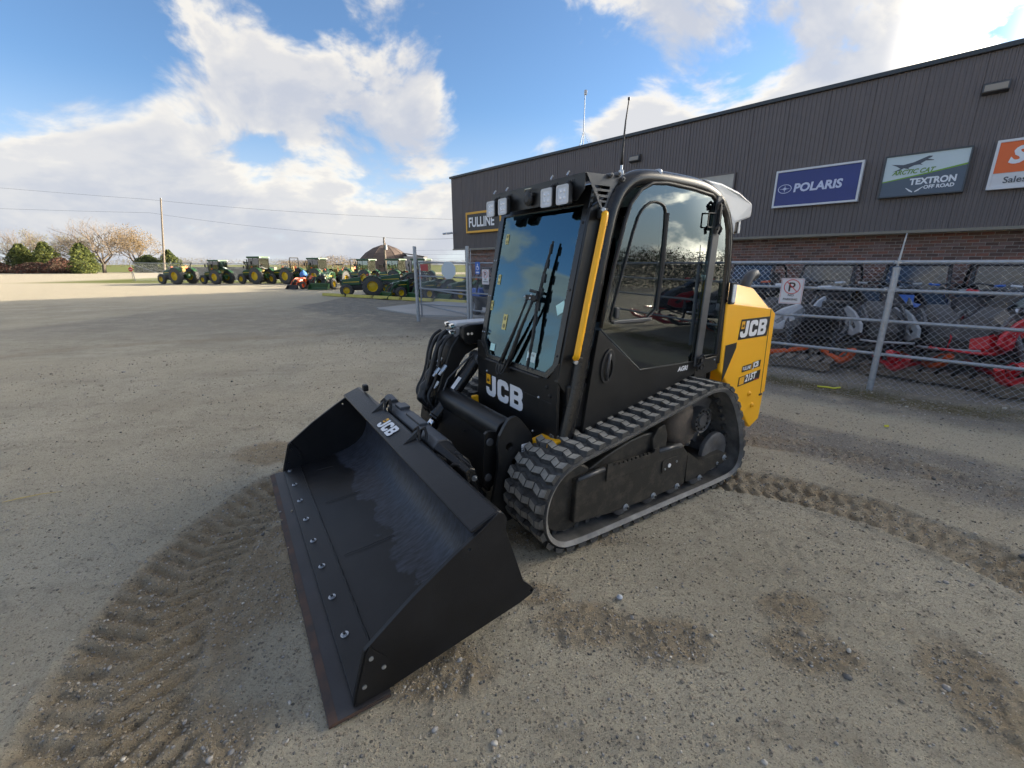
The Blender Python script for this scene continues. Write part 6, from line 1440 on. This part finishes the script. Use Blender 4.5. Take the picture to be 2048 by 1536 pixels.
# ---- poles and wires
WP_ = mat('weathered_pole_wood', (.19,.16,.13), .9, 0, .2, 3)
def upole(x, y, h_, lab, lean=0.):
    e = empty('utility_pole', (x,y,0), 0, lab, 'utility pole'); m = MB(); m.cyl((0,0,-.2),(lean,0,h_),.17,10,.11); m.build('pole', WP_, e)
    for k in range(2): m = MB(); m.lathe([(.05,0),(.07,.08),(.03,.14),(0,.15)], (lean*.97+(-.15 if k else .15),0,h_-.6*k-.15), (0,0,1), 8); m.build('insulator', LGREY, e)
    return e
upole(-60.3,78,12.1,'tall leaning wooden utility pole left of the tractor row',1.9)
e = upole(-19.3,69,5.4,'short wooden utility pole standing in front of the dome')
m = MB(); m.cyl((.28,-.1,3.6),(.28,-.1,4.3),.16,10); m.build('transformer', LGREY, e)
def wire(pts, lab, sag=.6):
    m = MB(); P = []
    for a_, b_ in zip(pts[:-1], pts[1:]):
        for i in range(12): t = i/12; p = Vector(a_).lerp(Vector(b_), t); p.z -= 4*sag*t*(1-t); P.append(p)
    P.append(Vector(pts[-1])); m.tube(P, .018, 4); tag(m.build('overhead_wire', TBLK), lab, 'wire', 'overhead wires')
wire([(-150,82,20.2),(-60.8,78,11.9),(-6,74,8.3),(30,72,7.5)], 'upper overhead wire running from the tall pole across the sky', .5)
wire([(-150,82,13.6),(-60.7,78,9.8),(-19.6,69,5.4),(-2,60,5.2)], 'lower overhead wire sloping from the tall pole to the dome pole', .4)
# ---- trees
BARK = mat('grey_brown_bark', (.115,.095,.078), .9, 0, .2, 4); TWIG = mat('twig_brown', (.135,.105,.080), .9, 0, .15, 4)
LF1 = mat('autumn_leaf', (.24,.16,.065), .7, 0, .2, 3); LF2 = mat('bud_olive', (.17,.155,.075), .8, 0, .2, 3)
def bare_tree(name, x, y, h_, seed, lab, spread=1., leaves=0, leafm=None, forks=6, lean=0.):
    rg = random.Random(seed); e = empty(name, (x,y,0), 0, lab, 'tree', 'bare trees on the left horizon'); tr = MB(); tw = MB(); tips = []
    def grow(p, d_, l, r_, lv):
        q = p; P = [p]; n_ = 3; j = .10 if lv < 2 else .24
        for i in range(n_):
            d_ = (d_+Vector((rg.uniform(-j,j), rg.uniform(-j,j), rg.uniform(-.02,.10)))).normalized(); q = q+d_*l/n_; P.append(q)
        (tr if lv < 3 else tw).tube(P, [r_, r_*.88, r_*.78, r_*.68], 6 if lv < 2 else 3, caps=False)
        if lv >= forks+1: tips.append(q); return
        for k in range(5 if lv == 0 else (3 if lv < 4 else 2)):
            a_ = 2*PI*(k/5+.1*rg.random()) if lv == 0 else rg.uniform(0, 2*PI); u = d_.orthogonal().normalized(); v = d_.cross(u); s_ = rg.uniform(.45,1.0)*spread if lv < 2 else rg.uniform(.3,.8)
            nd = (d_+(u*math.cos(a_)+v*math.sin(a_))*s_).normalized(); grow(P[-1 if k < 2 else 2], nd, l*(rg.uniform(.85,1.1) if lv == 0 else rg.uniform(.66,.86)), r_*(.55 if lv == 0 else .62), lv+1)
        if lv > 3: tips.append(q)
    grow(Vector((0,0,-.2)), Vector((lean,0,1)), h_*.24, h_*.030, 0)
    tr.build('trunk', BARK, e, smooth=True); tw.build('crown', TWIG, e)
    if leaves:
        m = MB()
        for k in range(leaves):
            c = rg.choice(tips)+Vector([rg.gauss(0,.35) for _ in range(3)]); s_ = rg.uniform(.05,.13); a_ = Vector([rg.gauss(0,1) for _ in range(3)]).normalized(); b_ = a_.orthogonal().normalized()
            m.add([c-a_*s_, c+b_*s_, c+a_*s_], [(0,1,2)])
        tag(m.build('leaves', leafm, e), kind='stuff')
    return e
bare_tree('bare_tree',-72.5,80,10.2,5,'largest bare spreading tree with pale branches left of the utility pole',1.25,0,None,6)
bare_tree('autumn_tree',-71.5,86,8.6,8,'orange-leaved autumn tree behind the largest bare tree',1.0,5200,LF1,5)
bare_tree('bare_tree',-93,86,8.6,11,'bare tree at the far left edge of the view',1.3,0,None,6,-.15)
bare_tree('bare_tree',-88,84,7.4,15,'bare tree behind the leftmost rounded evergreens',1.1,1200,LF2,5)
bare_tree('bare_tree',-82,86,7.6,21,'thin bare tree between the middle evergreen and the tallest bare tree',.9,1500,LF2,5)
bare_tree('bare_tree',-78.5,84,6.8,23,'small bare tree just left of the single rounded evergreen',.9,600,LF2,5)
EV = [mat('evergreen_a', (.075,.095,.020), .8, 0, .2, 2), mat('evergreen_b', (.13,.145,.028), .8, 0, .2, 2), mat('evergreen_c', (.022,.038,.012), .85, 0, .2, 2)]
BR = [mat('bush_russet', (.13,.055,.038), .85, 0, .2, 2), mat('bush_brown', (.11,.075,.050), .85, 0, .2, 2), mat('bush_dark', (.055,.036,.028), .85, 0, .2, 2)]
def shrub(name, x, y, w, h_, seed, lab, mats_, n=5200, conical=.35, cat='shrub', leaf=.13, group='evergreens and bushes on the left horizon'):
    rg = random.Random(seed); e = empty(name, (x,y,0), 0, lab, cat, group); m = MB()
    for k in range(n):
        z = rg.random(); prof_ = (math.sin(PI*min(1,(z*.80+.18)))**.6)*(1-conical*z); a_ = rg.uniform(0, 2*PI)
        lump = 1+.08*rg.gauss(0,1)+.20*math.sin(3*a_+seed+5*z)+.10*math.sin(7*a_-9*z+seed)+.08*math.sin(13*z*3+2*a_)
        r_ = (rg.random()**.35)*w/2*prof_*lump; c = Vector((r_*math.cos(a_), r_*math.sin(a_), z*h_*(1+.05*math.sin(5*a_))))
        s_ = leaf*rg.uniform(.5,1.3); d1 = Vector([rg.gauss(0,1) for _ in range(3)]).normalized(); d2 = d1.orthogonal().normalized()
        m.add([c-d1*s_, c+d2*s_*.8, c+d1*s_, c-d2*s_*.8], [(0,1,2,3)], rg.choices((0,1,2),(4,4,2))[0])
    tag(m.build('foliage', mats_, e), kind='stuff'); m = MB()
    for k in range(4): m.tube([(0,0,-.1),(rg.uniform(-.3,.3)*w*.3,rg.uniform(-.3,.3)*w*.3,h_*.6)], [.08,.03], 5)
    m.build('trunk', BARK, e)
shrub('evergreen_shrub',-85.5,79,4.6,4.7,1,'leftmost rounded evergreen shrub on the horizon',EV)
shrub('evergreen_shrub',-81.2,79,4.4,5.0,2,'taller evergreen shrub, second from the left',EV)
shrub('evergreen_shrub',-70.2,74,3.9,4.6,3,'single bright rounded evergreen standing right of the bushes',EV)
shrub('dark_evergreen_bush',-67.5,84,5.5,3.0,4,'dark low evergreen mass right of the single rounded evergreen',[EV[2],EV[0],EV[2]],5000)
shrub('dark_evergreen_bush',-63.5,84,4.5,3.9,5,'pointed dark evergreen behind the red road sign',[EV[2],EV[0],EV[1]],4000,.6)
for i, (x, w, h_, s_, lab) in enumerate(((-88,7,1.9,31,'russet low bush at the far left horizon'), (-80.5,6.5,1.7,32,'long russet bush below the two left evergreens'), (-76,4.6,2.4,33,'rounded dark red bush between the evergreens'), (-73.2,4,1.3,34,'low brown bush beside the single evergreen'), (-92,5,2.6,35,'pale pink bush cut by the left edge'))):
    shrub('russet_bush', x, 76, w, h_, s_, lab, BR, 2600, .2)
# ---- far fence, bank and sign at the left
e = empty('far_fence', (-34.5,41,0), 0, 'distant chain link fence with leaning end post left of the tractors', 'fence')
for i, (x, y) in enumerate(((0,0),(3.5,0),(7,.2),(10.5,.3),(14,.3))):
    m = MB(); m.cyl((x-(.25 if i == 0 else 0),y,2.05 if i == 0 else 1.75),(x,y,0),.034,8); m.build('post', GREYMET, e)
m = MB(); m.tube([(-.15,0,1.62),(7,.2,1.55),(14,.3,1.5)], .03, 6); m.build('rail', GALV, e); m = MB(); m.tube([(0,0,1.5),(3.5,0,.3)], .025, 6); m.build('brace', GALV, e)
def vwires(x0, x1, y, z1, sp):
    m = MB(); k = 0
    while x0+k*sp < x1:
        m.tube([(x0+k*sp+(sp/2 if (j+k) % 2 else 0), y, z1*j/14) for j in range(15)], .004, 3, caps=False); k += 1
    return m
tag(vwires(0,14,.1,1.55,.11).build('chain_link_mesh', WIREM, e), kind='stuff')
m = MB(); m.box((-28.6,44.5,.62),(10.5,.5,1.25)); tag(m.build('tan_windbreak', mat('tan_windbreak_board', (.21,.185,.155), .9, 0, .12, 2, bump=.3), bevel=.03), 'long low tan wall behind the distant chain link fence', 'wall')
e = empty('road_sign', (-34.4,40.7,0), 0, 'small red road sign on the leaning far fence post', 'sign'); m = MB(); m.poly([(.2*math.cos(PI/8+k*PI/4), .2*math.sin(PI/8+k*PI/4)) for k in range(8)], (.0,-.1,1.05), (1,0,0), (0,0,1), .01); m.build('plate', RED, e)
m = MB(); m.box((0,-.115,1.05),(.24,.006,.05)); m.build('white_bar', SW, e); m = MB(); m.cyl((0,-.05,0),(0,-.05,1.3),.02,6); m.build('post', GREYMET, e)
# ---- distant tree line all round the open sides
def treeline(name, az0, az1, dist, hh, n, seed, mats_):
    rg = random.Random(seed); m = MB()
    for k in range(n):
        az = R(rg.uniform(az0, az1)); d_ = dist*rg.uniform(.92,1.08); hx = hh*(.55+.75*(.5+.8*mnoise.noise((az*14+seed, .5, 3))))*rg.uniform(.75,1.15)
        cx, cy = d_*math.sin(az), d_*math.cos(az)
        for q in range(26):
            c = Vector((cx+rg.gauss(0,hh*.35), cy+rg.gauss(0,hh*.3), rg.random()**.8*hx)); s_ = hh*rg.uniform(.018,.05)*(1 if dist < 150 else 1.6); d1 = Vector([rg.gauss(0,1) for _ in range(3)]).normalized(); d2 = d1.orthogonal().normalized()
            m.add([c-d1*s_, c+d2*s_*.7, c+d1*s_], [(0,1,2)], rg.randrange(len(mats_)))
    tag(m.build(name, mats_), kind='stuff')
treeline('distant_treeline', -62, 2, 330, 4.6, 900, 1, [BARK, BR[1], LF2])
treeline('distant_treeline', -27, -18, 190, 4.0, 220, 2, [LF1, BR[1], BARK])
treeline('distant_treeline', 74, 175, 120, 5.5, 1500, 3, [BARK, BR[2], EV[2]])
treeline('added_dark_hedge', 84, 140, 30, 2.4, 1300, 4, [BR[2], EV[2], EV[2]])  # unseen hedge added to hide bright ground in the door glass reflection
